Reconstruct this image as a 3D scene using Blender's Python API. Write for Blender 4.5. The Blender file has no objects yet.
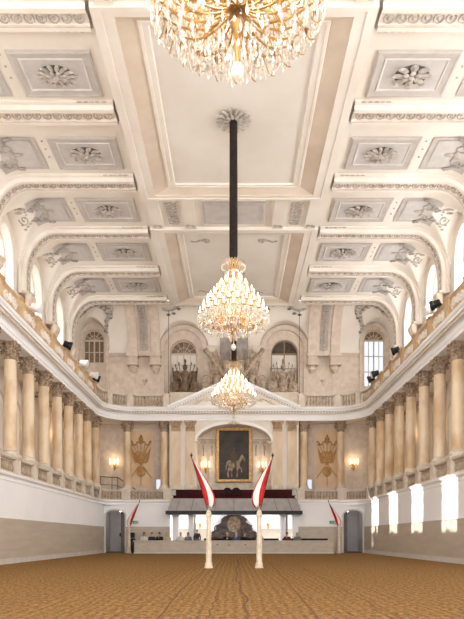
import bpy, bmesh, math, random
from mathutils import Matrix, Vector
PI = math.pi
C = bpy.context.scene.collection
sc = bpy.context.scene
random.seed(7)
EYE = 1.03

# ------------------------------------------------------------------ materials
def lin(c):
    out = []
    for v in c:
        v = v / 255.0
        out.append(v / 12.92 if v <= 0.04045 else ((v + 0.055) / 1.055) ** 2.4)
    return tuple(out) + (1.0,)

def new_mat(name):
    m = bpy.data.materials.new(name); m.use_nodes = True
    nt = m.node_tree; nt.nodes.clear()
    out = nt.nodes.new('ShaderNodeOutputMaterial')
    return m, nt, out

def mat(name, c1, c2=None, scale=1.5, rough=0.7, metal=0.0, bump=0.0, bscale=30.0, stretch=(1, 1, 1), lo=0.35, hi=0.65, spec=0.3):
    m, nt, out = new_mat(name)
    p = nt.nodes.new('ShaderNodeBsdfPrincipled')
    p.inputs['Roughness'].default_value = rough
    p.inputs['Metallic'].default_value = metal
    p.inputs['Specular IOR Level'].default_value = spec
    nt.links.new(p.outputs[0], out.inputs[0])
    g = nt.nodes.new('ShaderNodeNewGeometry')
    mp = nt.nodes.new('ShaderNodeMapping'); mp.inputs['Scale'].default_value = stretch
    nt.links.new(g.outputs['Position'], mp.inputs[0])
    n = nt.nodes.new('ShaderNodeTexNoise'); n.inputs['Scale'].default_value = scale
    n.inputs['Detail'].default_value = 5
    nt.links.new(mp.outputs[0], n.inputs['Vector'])
    r = nt.nodes.new('ShaderNodeValToRGB')
    r.color_ramp.elements[0].position = lo; r.color_ramp.elements[1].position = hi
    if c2 is None:
        c2 = tuple(min(255, v * 0.955) for v in c1)
    r.color_ramp.elements[0].color = lin(c2); r.color_ramp.elements[1].color = lin(c1)
    nt.links.new(n.outputs['Fac'], r.inputs[0])
    nt.links.new(r.outputs[0], p.inputs['Base Color'])
    if bump:
        n2 = nt.nodes.new('ShaderNodeTexNoise'); n2.inputs['Scale'].default_value = bscale
        nt.links.new(g.outputs['Position'], n2.inputs['Vector'])
        b = nt.nodes.new('ShaderNodeBump'); b.inputs['Strength'].default_value = bump; b.inputs['Distance'].default_value = 0.05
        nt.links.new(n2.outputs['Fac'], b.inputs['Height'])
        nt.links.new(b.outputs[0], p.inputs['Normal'])
    return m

def emit(name, c, s):
    m, nt, out = new_mat(name)
    e = nt.nodes.new('ShaderNodeEmission'); e.inputs[0].default_value = lin(c); e.inputs[1].default_value = s
    nt.links.new(e.outputs[0], out.inputs[0])
    try: m.cycles.emission_sampling = 'NONE'
    except Exception: pass
    return m

def glassy(name, c, clear, rough=0.05, trans=0.0):
    m, nt, out = new_mat(name)
    t = nt.nodes.new('ShaderNodeBsdfTransparent')
    g = nt.nodes.new('ShaderNodeBsdfGlossy'); g.inputs[0].default_value = lin(c); g.inputs['Roughness'].default_value = rough
    mx = nt.nodes.new('ShaderNodeMixShader'); mx.inputs[0].default_value = clear
    last = g
    if trans:
        tr = nt.nodes.new('ShaderNodeBsdfTranslucent'); tr.inputs[0].default_value = lin(c)
        df = nt.nodes.new('ShaderNodeBsdfDiffuse'); df.inputs[0].default_value = lin(c)
        m1 = nt.nodes.new('ShaderNodeMixShader'); m1.inputs[0].default_value = 0.5
        nt.links.new(tr.outputs[0], m1.inputs[1]); nt.links.new(df.outputs[0], m1.inputs[2])
        m2 = nt.nodes.new('ShaderNodeMixShader'); m2.inputs[0].default_value = trans
        nt.links.new(g.outputs[0], m2.inputs[1]); nt.links.new(m1.outputs[0], m2.inputs[2]); last = m2
    nt.links.new(last.outputs[0], mx.inputs[1]); nt.links.new(t.outputs[0], mx.inputs[2])
    nt.links.new(mx.outputs[0], out.inputs[0])
    return m

M = dict(
    cream=mat('cream_plaster', (238, 231, 222), (228, 219, 208), 0.8, 0.75),
    ceil=mat('ceiling_plaster', (237, 231, 222), (228, 219, 208), 0.5, 0.75),
    panel=mat('ceiling_panel_plaster', (234, 229, 222), (226, 219, 210), 0.4, 0.6),
    fascia=mat('tan_plaster', (222, 208, 192), (211, 195, 177), 0.8, 0.75),
    white=mat('white_wash', (246, 246, 247), (241, 241, 243), 0.6, 0.7),
    dado=mat('tan_boarding', (192, 180, 163), (180, 167, 150), 2.0, 0.38, stretch=(1, .25, 2), spec=0.45),
    skirt=mat('pale_skirting', (212, 206, 199), None, 2.0, 0.6),
    grey=mat('grey_field', (203, 198, 195), (193, 188, 185), 2.5, 0.75),
    grey2=mat('grey_frame', (196, 189, 183), (186, 179, 173), 2.5, 0.75),
    orn=mat('ornament_stucco', (198, 190, 181), (166, 157, 148), 5, 0.7),
    ornd=mat('rosette_gap_shade', (116, 107, 101), (98, 90, 85), 5, 0.75),
    paint=mat('grisaille_paint', (172, 165, 160), (146, 138, 133), 3, 0.75),
    paintd=mat('grisaille_leaf', (142, 134, 130), (120, 112, 108), 5, 0.75), fillet=mat('pale_fillet', (218, 213, 208), None, 3, 0.75), tan=mat('tan_parapet', (212, 184, 150), (196, 166, 130), 3, 0.7),
    stucco=mat('warm_stucco', (218, 204, 190), (203, 187, 171), 3, 0.7),
    marble=mat('marble_shaft', (226, 205, 176), (190, 150, 104), 1.6, 0.35, stretch=(1, 1, .55), lo=.25, hi=.58, spec=.4),
    capital=mat('weathered_capital', (188, 166, 143), (122, 102, 86), 9, 0.8),
    stone=mat('balustrade_stone', (222, 211, 197), (206, 192, 175), 3, 0.7),
    balus=mat('baluster_stone', (192, 175, 155), (160, 141, 121), 6, 0.7),
    trophy=mat('ochre_relief', (190, 150, 96), (164, 124, 74), 6, 0.5),
    bronze=mat('dark_bronze', (134, 112, 90), (84, 67, 52), 5, 0.5),
    statue=mat('pale_statue', (188, 170, 150), (142, 122, 104), 5, 0.65),
    gold=mat('gilt_metal', (206, 166, 104), (176, 132, 74), 5, 0.35, metal=0.6),
    frame=mat('gilt_frame', (226, 192, 134), (196, 156, 96), 6, 0.4, metal=0.15),
    canvas=mat('dark_canvas', (58, 45, 36), (30, 24, 22), 2.2, 0.45),
    pale=mat('pale_horse_paint', (166, 144, 114), (92, 76, 60), 4, 0.5),
    brownp=mat('brown_coat_paint', (84, 62, 46), (60, 44, 34), 5, 0.5),
    sleeve=mat('dark_velvet', (44, 33, 28), (28, 21, 18), 8, 0.9),
    sand=None,
    red=mat('red_cloth', (200, 42, 44), (176, 30, 34), 6, 0.8),
    wcloth=mat('white_cloth', (240, 236, 232), None, 6, 0.8),
    velvet=mat('dark_red_velvet', (70, 15, 20), (46, 10, 14), 5, 0.85),
    skirtg=mat('grey_drape', (172, 168, 166), (158, 154, 152), 3, 0.7),
    black=mat('black_metal', (26, 26, 28), None, 5, 0.45),
    iron=mat('dark_iron', (62, 54, 50), None, 5, 0.5),
    lens=mat('lamp_lens', (180, 185, 195), None, 5, 0.12),
    wood=mat('dark_carved_wood', (78, 62, 53), (42, 33, 29), 4, 0.5),
    post=mat('cream_post', (226, 213, 192), (206, 190, 166), 5, 0.45),
    doorg=mat('grey_door', (142, 136, 132), (126, 120, 117), 3, 0.6),
    passage=mat('passage_wall', (176, 170, 168), None, 2, 0.7),
    passfloor=mat('passage_floor', (84, 66, 50), None, 3, 0.8),
    wframe=mat('window_frame_paint', (206, 194, 178), None, 5, 0.6),
    wframed=mat('brown_window_frame', (150, 130, 108), None, 5, 0.6),
    skin=mat('skin', (214, 166, 138), None, 5, 0.6),
    hair=mat('dark_hair', (48, 36, 28), None, 8, 0.6),
    green=mat('sign_green', (60, 150, 100), None, 5, 0.5),
    brownpane=mat('brown_blind', (138, 118, 96), (112, 94, 76), 4, 0.6),
    palepane=mat('pale_blind', (232, 226, 216), None, 2, 0.6),
    darkpane=mat('dark_pane', (92, 80, 68), (66, 56, 48), 3, 0.3),
    pane=glassy('window_glass', (240, 245, 255), 0.9),
    frost=emit('daylit_pane', (238, 242, 252), .85),
    crystal=glassy('cut_crystal', (255, 250, 242), 0.22, 0.08, 0.7),
    bulb=emit('bulb_glow', (255, 226, 180), 8.0),
    flame=emit('sconce_glow', (255, 212, 150), 5.0),
    screen=emit('lit_panel', (225, 235, 252), 0.8),
)
def sand_mat():
    m, nt, out = new_mat('raked_sand')
    N = nt.nodes.new; L = nt.links.new
    p = N('ShaderNodeBsdfPrincipled'); p.inputs['Roughness'].default_value = 0.95; p.inputs['Specular IOR Level'].default_value = 0.1
    L(p.outputs[0], out.inputs[0])
    g = N('ShaderNodeNewGeometry')
    n = N('ShaderNodeTexNoise'); n.inputs['Scale'].default_value = 13; n.inputs['Detail'].default_value = 10; n.inputs['Roughness'].default_value = .75
    mp = N('ShaderNodeMapping'); mp.inputs['Scale'].default_value = (1.2, .5, 1)
    L(g.outputs['Position'], mp.inputs[0]); L(mp.outputs[0], n.inputs['Vector'])
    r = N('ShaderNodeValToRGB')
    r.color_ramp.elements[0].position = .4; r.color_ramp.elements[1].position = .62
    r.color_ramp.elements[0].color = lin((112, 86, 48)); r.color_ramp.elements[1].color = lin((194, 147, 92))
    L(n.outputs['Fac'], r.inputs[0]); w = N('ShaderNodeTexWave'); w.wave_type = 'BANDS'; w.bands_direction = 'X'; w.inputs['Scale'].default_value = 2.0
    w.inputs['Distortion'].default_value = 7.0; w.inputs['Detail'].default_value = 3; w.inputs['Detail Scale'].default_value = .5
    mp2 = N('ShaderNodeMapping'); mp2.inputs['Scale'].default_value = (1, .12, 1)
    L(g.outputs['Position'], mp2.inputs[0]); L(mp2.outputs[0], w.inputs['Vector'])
    dk = N('ShaderNodeMix'); dk.data_type = 'RGBA'; dk.blend_type = 'MULTIPLY'; dk.inputs[0].default_value = .3  # darkens the rake troughs in colour, standing in for shade the bump lacks
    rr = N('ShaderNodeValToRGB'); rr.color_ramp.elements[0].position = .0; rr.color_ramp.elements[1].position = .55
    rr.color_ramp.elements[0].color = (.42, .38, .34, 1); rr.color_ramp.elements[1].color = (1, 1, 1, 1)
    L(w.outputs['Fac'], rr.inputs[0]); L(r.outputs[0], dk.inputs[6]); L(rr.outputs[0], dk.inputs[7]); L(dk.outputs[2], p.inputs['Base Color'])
    n2 = N('ShaderNodeTexNoise'); n2.inputs['Scale'].default_value = 22; n2.inputs['Detail'].default_value = 6
    L(g.outputs['Position'], n2.inputs['Vector'])
    ad = N('ShaderNodeMath'); ad.operation = 'MULTIPLY_ADD'; ad.inputs[1].default_value = .45
    L(w.outputs['Fac'], ad.inputs[0]); L(n2.outputs['Fac'], ad.inputs[2])
    b = N('ShaderNodeBump'); b.inputs['Strength'].default_value = 1.0; b.inputs['Distance'].default_value = .12
    L(ad.outputs[0], b.inputs['Height']); L(b.outputs[0], p.inputs['Normal'])
    return m
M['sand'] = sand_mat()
M['furrow'] = mat('dark_sand', (112, 76, 44), (92, 60, 34), 8, 0.95)  # furrow strips in a darker brown than the floor

# ------------------------------------------------------------------ mesh builder
class MB:
    def __init__(s): s.v = []; s.f = []
    def add(s, vs, fs, T=None):
        o = len(s.v)
        s.v += [tuple(T @ Vector(p)) for p in vs] if T is not None else [tuple(p) for p in vs]
        s.f += [tuple(i + o for i in f) for f in fs]
        return s
    def box(s, x0, x1, y0, y1, z0, z1, T=None):
        return s.add([(x0, y0, z0), (x1, y0, z0), (x1, y1, z0), (x0, y1, z0), (x0, y0, z1), (x1, y0, z1), (x1, y1, z1), (x0, y1, z1)],
                     [(0, 3, 2, 1), (4, 5, 6, 7), (0, 1, 5, 4), (1, 2, 6, 5), (2, 3, 7, 6), (3, 0, 4, 7)], T)
    def lathe(s, prof, seg=16, T=None, cap=True):
        n = len(prof); vs = []; fs = []
        for k in range(seg):
            a = 2 * PI * k / seg
            for r, z in prof: vs.append((r * math.cos(a), r * math.sin(a), z))
        for k in range(seg):
            k2 = (k + 1) % seg
            for i in range(n - 1): fs.append((k * n + i, k2 * n + i, k2 * n + i + 1, k * n + i + 1))
        if cap:
            fs.append(tuple(k * n for k in range(seg))[::-1]); fs.append(tuple(k * n + n - 1 for k in range(seg)))
        return s.add(vs, fs, T)
    def tube(s, pts, r, seg=6, T=None, flat=1.0):
        pts = [Vector(p) for p in pts]; n = len(pts)
        rs = list(r) if isinstance(r, (list, tuple)) else [r] * n
        vs = []; fs = []; ref = None
        for i in range(n):
            t = (pts[min(i + 1, n - 1)] - pts[max(i - 1, 0)])
            t = t.normalized() if t.length > 1e-9 else Vector((0, 0, 1))
            if ref is None: ref = Vector((0, 0, 1)) if abs(t.z) < .9 else Vector((1, 0, 0))
            a = t.cross(ref)
            if a.length < 1e-6: a = t.cross(Vector((0, 1, 0)))
            a.normalize(); b = a.cross(t).normalized(); ref = b
            for k in range(seg):
                an = 2 * PI * k / seg
                vs.append(pts[i] + a * math.cos(an) * rs[i] + b * math.sin(an) * rs[i] * flat)
        for i in range(n - 1):
            for k in range(seg):
                k2 = (k + 1) % seg
                fs.append((i * seg + k, i * seg + k2, (i + 1) * seg + k2, (i + 1) * seg + k))
        fs.append(tuple(range(seg))[::-1]); fs.append(tuple((n - 1) * seg + k for k in range(seg)))
        return s.add(vs, fs, T)
    def prism(s, poly, d0, d1, P=None):
        """outline poly [(u,z)] extruded from depth d0 to d1 through P(u,w,z)"""
        P = P or (lambda u, w, z: (u, w, z)); n = len(poly)
        vs = [P(u, d0, z) for u, z in poly] + [P(u, d1, z) for u, z in poly]
        fs = [tuple(range(n)), tuple(range(2 * n - 1, n - 1, -1))] + [(i, (i + 1) % n, n + (i + 1) % n, n + i) for i in range(n)]
        return s.add(vs, fs)
    def blob(s, c, r, T=None, seg=10, rings=6):
        vs = []; fs = []
        rx, ry, rz = r if isinstance(r, (tuple, list)) else (r, r, r)
        for i in range(rings + 1):
            ph = PI * i / rings
            for k in range(seg):
                a = 2 * PI * k / seg
                vs.append((c[0] + rx * math.sin(ph) * math.cos(a), c[1] + ry * math.sin(ph) * math.sin(a), c[2] + rz * math.cos(ph)))
        for i in range(rings):
            for k in range(seg):
                k2 = (k + 1) % seg
                fs.append((i * seg + k, (i + 1) * seg + k, (i + 1) * seg + k2, i * seg + k2))
        return s.add(vs, fs, T)
    def grid(s, pts):
        """pts rows of points -> quads"""
        h = len(pts); w = len(pts[0])
        return s.add([p for r in pts for p in r], [(i * w + j, i * w + j + 1, (i + 1) * w + j + 1, (i + 1) * w + j) for i in range(h - 1) for j in range(w - 1)])
    def build(s, name, m, parent=None, smooth=False, loc=None):
        me = bpy.data.meshes.new(name); me.from_pydata(s.v, [], s.f); me.validate(); me.update()
        if smooth:
            me.polygons.foreach_set('use_smooth', [True] * len(me.polygons))
            try: me.set_sharp_from_angle(angle=math.radians(38))
            except Exception: pass
        o = bpy.data.objects.new(name, me); C.objects.link(o)
        me.materials.append(M[m] if isinstance(m, str) else m)
        if parent: o.parent = parent
        if loc: o.location = loc
        return o

def thing(name, label, cat, loc=(0, 0, 0), rz=0.0, group=None):
    o = bpy.data.objects.new(name, None); C.objects.link(o); o.empty_display_size = .2
    o.location = loc; o.rotation_euler = (0, 0, rz)
    tag(o, label, cat, group); return o
def tag(o, label, cat, group=None):
    o['label'] = label; o['category'] = cat; o['kind'] = 'thing'
    if group: o['group'] = group
    return o
def struct(o, label, cat):
    o['kind'] = 'structure'; o['label'] = label; o['category'] = cat; return o
KIDS = {}
def copy_tree(o, parent=None):
    c = o.copy(); C.objects.link(c)
    if parent: c.parent = parent
    for ch in list(o.children):
        copy_tree(ch, c)
    return c
def kid(o, src, name=None):
    """share a mesh as a part"""
    c = bpy.data.objects.new(name or src.name, src); C.objects.link(c); c.parent = o; return c

def Tm(loc=(0, 0, 0), rx=0, ry=0, rz=0, s=1):
    S = Matrix.Diagonal((s, s, s, 1)) if not isinstance(s, (tuple, list)) else Matrix.Diagonal((*s, 1))
    return Matrix.Translation(loc) @ Matrix.Rotation(rz, 4, 'Z') @ Matrix.Rotation(ry, 4, 'Y') @ Matrix.Rotation(rx, 4, 'X') @ S

# planes: u along, w away from the room, z up
def P_end(Y): return lambda u, w, z: (u, Y + w, z)
def P_left(X): return lambda u, w, z: (-(X + w), u, z)
def P_right(X): return lambda u, w, z: (X + w, u, z)

def wall_open(P, u0, u1, z0, ztop, ops, reveal=.4, back=True, step=.15):
    """wall with arched openings; ops = (cu, half, zb, zs, rise)"""
    m = MB(); zt = ztop if callable(ztop) else (lambda u: ztop)
    us = {u0, u1}
    if callable(ztop):
        n = int((u1 - u0) / step); us |= {u0 + (u1 - u0) * i / n for i in range(n + 1)}
    for cu, h, zb, zs, rise in ops:
        n = 16 if rise else 1
        for i in range(n + 1):
            us.add(cu + (-h * math.cos(PI * i / n) if n > 1 else (-h + 2 * h * i)))
    us = sorted(u for u in us if u0 - 1e-6 <= u <= u1 + 1e-6)
    us = [u for i, u in enumerate(us) if i == 0 or u - us[i - 1] > 1e-4]
    def arch(o, u):
        cu, h, zb, zs, rise = o
        return zs + rise * math.sqrt(max(0, 1 - ((u - cu) / h) ** 2))
    for a, b in zip(us, us[1:]):
        mid = (a + b) / 2; o = next((o for o in ops if abs(mid - o[0]) < o[1]), None)
        q = lambda za, zb_, zc, zd: m.add([P(a, 0, za), P(b, 0, zb_), P(b, 0, zc), P(a, 0, zd)], [(0, 1, 2, 3)])
        if o is None: q(z0, z0, zt(b), zt(a))
        else:
            if o[2] > z0 + 1e-3: q(z0, z0, o[2], o[2])
            aa, ab = arch(o, a), arch(o, b)
            q(aa, ab, zt(b), zt(a))
            m.add([P(a, 0, aa), P(b, 0, ab), P(b, reveal, ab), P(a, reveal, aa)], [(0, 1, 2, 3)])
            m.add([P(a, 0, o[2]), P(b, 0, o[2]), P(b, reveal, o[2]), P(a, reveal, o[2])], [(0, 1, 2, 3)])
    for o in ops:
        for s in (-1, 1):
            u = o[0] + s * o[1]
            m.add([P(u, 0, o[2]), P(u, reveal, o[2]), P(u, reveal, o[3]), P(u, 0, o[3])], [(0, 1, 2, 3)])
    return m

def arch_band(m, P, cu, h, zs, rise, w, d0, d1, leg=None, n=20):
    """archivolt ring of width w, from depth d0 (wall) to d1 (towards room, negative)"""
    rows = []
    pts = [(cu - math.cos(PI * i / n) * 1.0, math.sin(PI * i / n)) for i in range(n + 1)]
    path_i = [(cu - h * math.cos(PI * i / n), zs + rise * math.sin(PI * i / n)) for i in range(n + 1)]
    path_o = [(cu - (h + w) * math.cos(PI * i / n), zs + (rise + w) * math.sin(PI * i / n)) for i in range(n + 1)]
    if leg is not None:
        path_i = [(cu - h, leg)] + path_i + [(cu + h, leg)]; path_o = [(cu - h - w, leg)] + path_o + [(cu + h + w, leg)]
    for pi, po in zip(path_i, path_o):
        rows.append([P(pi[0], d0, pi[1]), P(pi[0], d1, pi[1]), P(po[0], d1, po[1]), P(po[0], d0, po[1])])
    m.grid(rows)

def sweep_plan(path, prof, side=1):
    """profile [(out,z)] swept along plan path [(x,y)]; out goes to the left of travel * side"""
    m = MB(); n = len(path); rows = []
    for i in range(n):
        def nrm(a, b):
            d = Vector((b[0] - a[0], b[1] - a[1])); d.normalize(); return Vector((-d.y, d.x)) * side
        if i == 0: N = nrm(path[0], path[1])
        elif i == n - 1: N = nrm(path[-2], path[-1])
        else:
            n1, n2 = nrm(path[i - 1], path[i]), nrm(path[i], path[i + 1]); N = n1 + n2
            N = N / max(.3, N.dot(n1))
        rows.append([(path[i][0] + N.x * o, path[i][1] + N.y * o, z) for o, z in prof])
    m.grid(rows); return m

def along(path, step, start=0.0):
    """points & tangents at even spacing along a plan path"""
    out = []; acc = start
    for a, b in zip(path, path[1:]):
        d = Vector((b[0] - a[0], b[1] - a[1])); L = d.length
        if L < 1e-9: continue
        d /= L
        while acc < L:
            out.append((a[0] + d.x * acc, a[1] + d.y * acc, d)); acc += step
        acc -= L
    return out

def ring_rect(m, x0, x1, y0, y1, prof, fill=True, sy=1.0):
    """nested rectangles [(inset, z)] lofted; the last is filled"""
    vs = []; fs = []
    for ins, z in prof:
        vs += [(x0 + ins, y0 + ins * sy, z), (x1 - ins, y0 + ins * sy, z), (x1 - ins, y1 - ins * sy, z), (x0 + ins, y1 - ins * sy, z)]
    for k in range(len(prof) - 1):
        for i in range(4):
            j = (i + 1) % 4
            fs.append((k * 4 + i, k * 4 + j, k * 4 + 4 + j, k * 4 + 4 + i))
    if fill:
        k = (len(prof) - 1) * 4; fs.append((k, k + 1, k + 2, k + 3))
    m.add(vs, fs)

def spiral(cx, cy, r0, turns, a0, sgn=1, n=22):
    return [(cx + r0 * (1 - .8 * i / n) * math.cos(a0 + sgn * 2 * PI * turns * i / n),
             cy + r0 * (1 - .8 * i / n) * math.sin(a0 + sgn * 2 * PI * turns * i / n)) for i in range(n + 1)]

def make_data(mb, name, m_, smooth=True):
    o = mb.build(name, m_, smooth=smooth); d = o.data; bpy.data.objects.remove(o); return d
WORLD, SUN, WIN_L, WIN_R, EXPO, CH1, CH2 = 3.6, 9.0, 24, 520, 0.42, 220, 135
# ------------------------------------------------------------------ dimensions
W1, W2 = 9.0, 11.1            # half widths: arena wall, gallery back wall
E1, EC, E2 = 41.4, 41.6, 42.8 # end wall: lower face, centre block, gallery back / upper wall
ZG, ZC, ZU = 3.6, 9.15, 10.0  # gallery floor, entablature underside, upper gallery floor
ZS = 17.0                     # vault crown
RIBS = [13.6, 18.2, 22.42, 26.84, 31.26, 35.7, 40.0]
BAYS = [(a + b) / 2 for a, b in zip(RIBS, RIBS[1:])]
ORD = ['first', 'second', 'third', 'fourth', 'fifth', 'sixth', 'seventh', 'eighth', 'ninth', 'tenth', 'eleventh', 'twelfth']
SIDE = {-1: 'above the shaded wall', 1: 'above the sunlit wall'}
SHORT = {-1: 'shaded', 1: 'sunlit'}
Y0 = -2.0

def cv(t, t0, w, h=3.0):
    u = min(1, max(0, (t - t0) / w)); return ZS - h * (1 - math.sqrt(max(0, 1 - u * u)))
ELUN = [(-10.0, 1.1, 14.9, 1.5), (-3.6, 1.75, 14.5, 1.75), (3.6, 1.75, 14.5, 1.75), (10.0, 1.1, 14.9, 1.5)]
def lun_side(y):
    for b in BAYS + [BAYS[0] - 4.42, BAYS[0] - 8.84]:
        if abs(y - b) < 1.78: return 14.0 + 2.85 * math.sqrt(1 - ((y - b) / 1.78) ** 2)
    return 0
def lun_end(x):
    for c, h, zs, r in ELUN:
        if abs(x - c) < h: return zs + r * math.sqrt(1 - ((x - c) / h) ** 2)
    return 0
def base_z(x, y): return min(cv(abs(x), 9.0, 2.1), cv(y, 40.3, 2.5))
def Zv(x, y):
    b = base_z(x, y)
    if y < 40.0 and abs(x) > 9: b = max(b, lun_side(y))
    if y >= 40.0: b = max(b, lun_end(x))
    return b

# ------------------------------------------------------------------ floor
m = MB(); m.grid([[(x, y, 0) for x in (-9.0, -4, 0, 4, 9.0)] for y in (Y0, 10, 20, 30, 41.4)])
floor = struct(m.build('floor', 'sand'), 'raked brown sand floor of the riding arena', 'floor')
def furrow(pts, w):
    m = MB(); m.tube([(x, y, .0) for x, y in pts], [w * (.5 + .5 * math.sin(PI * min(1, (i + .5) / 3))) for i in range(len(pts))], 6, flat=.3)
    m.build('furrow', 'furrow', floor)
def wav(pts, amp, seed, n=40):
    rnd = random.Random(seed); out = []
    for i in range(n + 1):
        t = i / n * (len(pts) - 1); k = min(int(t), len(pts) - 2); f = t - k
        x = pts[k][0] * (1 - f) + pts[k + 1][0] * f; y = pts[k][1] * (1 - f) + pts[k + 1][1] * f
        out.append((x + amp * math.sin(i * .9 + seed) + amp * .6 * (rnd.random() - .5), y))
    return out
furrow(wav([(-.95, 6.5), (-1.05, 12), (-.95, 20.0)], .008, 1), .03)
furrow(wav([(.12, 6.3), (.2, 10), (.05, 16), (.25, 30)], .035, 2), .045)
furrow(wav([(1.05, 6.5), (1.25, 14), (1.5, 26)], .008, 3), .025)
furrow(wav([(-.35, 6.5), (-.3, 12)], .02, 4), .02)
furrow(wav([(2.1, 7), (2.2, 13), (2.4, 22)], .03, 5), .022)

# ------------------------------------------------------------------ lower walls
for s, P, nm in ((-1, P_left(W1), 'left'), (1, P_right(W1), 'right')):
    m = MB(); m.box(s * W1, s * (W1 + .35), Y0, E1 + .35, 0, ZG - .26)
    struct(m.build('wall_' + nm, 'white'), 'white lower wall of the arena, %s by the windows' % ('sunlit' if s > 0 else 'left unlit'), 'wall')
    m = MB(); x0, x1 = sorted((s * W1, s * (W1 - .03))); m.box(x0, x1, Y0, E1, .2, 1.8)
    d = struct(m.build('trim_%d' % (1 if s < 0 else 2), 'dado'), 'tan boarded dado along the %s long wall' % SHORT[s], 'dado')
    m = MB(); x0, x1 = sorted((s * W1, s * (W1 - .05))); m.box(x0, x1, Y0, E1, 1.78, 1.81); m.build('dado_rail', 'dado', d)
    m = MB(); x0, x1 = sorted((s * W1, s * (W1 - .06))); m.box(x0, x1, Y0, E1, 0, .2); m.box(x0, sorted((s*W1, s*(W1-.075)))[1] if s < 0 else x1, Y0, E1, .2, .225)
    struct(m.build('baseboard_' + nm, 'skirt'), 'low pale kickboard along the %s long wall' % SHORT[s], 'baseboard')

DOORS = [(-8.2, .72, 0, 2.6, .38), (8.22, .72, 0, 2.6, .38)]
mm = wall_open(P_end(E1), -9.0, 9.0, 0, ZG, DOORS + [(0, 4.42, 0, 3.4, 0)], .35)
struct(mm.build('wall_end', 'white'), 'white end wall with two arched doorways under the gallery', 'wall')
k = 3
for u0, u1 in ((-7.46, -4.42), (4.42, 7.48)):
    m = MB(); m.box(u0, u1, E1 - .03, E1, 0, 1.8); m.box(u0, u1, E1 - .05, E1, 1.78, 1.81)
    struct(m.build('trim_%d' % k, 'dado'), 'tan boarded dado beside the %s doorway of the end wall' % ('exit' if u0 < 0 else 'sunlit corner'), 'dado'); k += 1
# passages behind the doorways
for i, (cu, h, zb, zs, r) in enumerate(DOORS):
    m = MB(); y0, y1 = E1 + .35, E1 + 4.2; x0, x1 = cu - 1.2, cu + 1.2
    m.box(x0 - .1, x0, y0, y1, 0, 3.2); m.box(x1, x1 + .1, y0, y1, 0, 3.2); m.box(x0 - .1, x1 + .1, y1, y1 + .1, 0, 3.2); m.box(x0 - .1, x1 + .1, y0, y1, 3.2, 3.3)
    side = 'beside the black loudspeaker' if i == 0 else 'in the sunlit corner'
    d = struct(m.build('door_%d' % (i + 1), 'passage'), 'arched doorway with a grey passage behind, %s' % side, 'doorway')
    m = MB(); m.box(x0, x1, y0 - .35, y1, -.02, .012); m.build('threshold', 'passfloor', d)
    m = MB(); arch_band(m, P_end(E1), cu, h - .06, zs, r - .04, .1, .0, -.04, leg=0); m.build('door_frame', 'skirt', d)
    # open leaf
    sx = 1 if i == 0 else -1
    m = MB(); hx = cu + sx * (h - .05)
    ang = math.radians(62) * sx if i == 0 else math.radians(-62)
    T = Tm((hx, E1 + .2, .02), rz=(PI - math.radians(58)) if sx > 0 else math.radians(58))
    pts = [(0, 0), (.75, 0), (.75, 2.9)] + [(.75 - .75 * j / 6, 2.9 - .3 * (j / 6) ** 2) for j in range(1, 7)]
    if sx > 0: pass
    n = len(pts); m.add([(u, -.03, z) for u, z in pts] + [(u, .03, z) for u, z in pts], [tuple(range(n)), tuple(range(2 * n - 1, n - 1, -1))] + [(a, (a + 1) % n, n + (a + 1) % n, n + a) for a in range(n)], T)
    for zz in (.3, 1.5): m.box(.1, .65, -.045, .045, zz, zz + 1.0, T)
    lf = m.build('door_leaf', 'doorg', d)
    m = MB(); m.tube([(.66, -.05, 1.1), (.66, -.1, 1.1), (.56, -.1, 1.1)], .012, 6, T); m.build('door_handle', 'iron', lf)
    pl = bpy.data.lights.new('passage_fill_light', 'POINT'); pl.energy = 30; pl.color = (1, .96, .92); pl.shadow_soft_size = .15  # added fill light, no visible source, brightens the passage
    po = bpy.data.objects.new('passage_fill_light', pl); C.objects.link(po); po.location = (cu, E1 + 2.2, 2.85)
    MB().lathe([(.04, .14), (.05, 0), (.16, -.02), (.14, -.12), (.03, -.16)], 12, Tm((cu, E1 + 2.2, 3.08))).build('added_passage_lamp', 'wcloth', d)  # lamp housing added out of view for the passage fill
    m = MB(); m.box(cu - .5 if i == 0 else cu - .08, (cu - .36) if i == 0 else cu + .1, y1 - .05, y1, 1.15, 1.4); m.build('wall_switch_box', 'iron', d)

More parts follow.
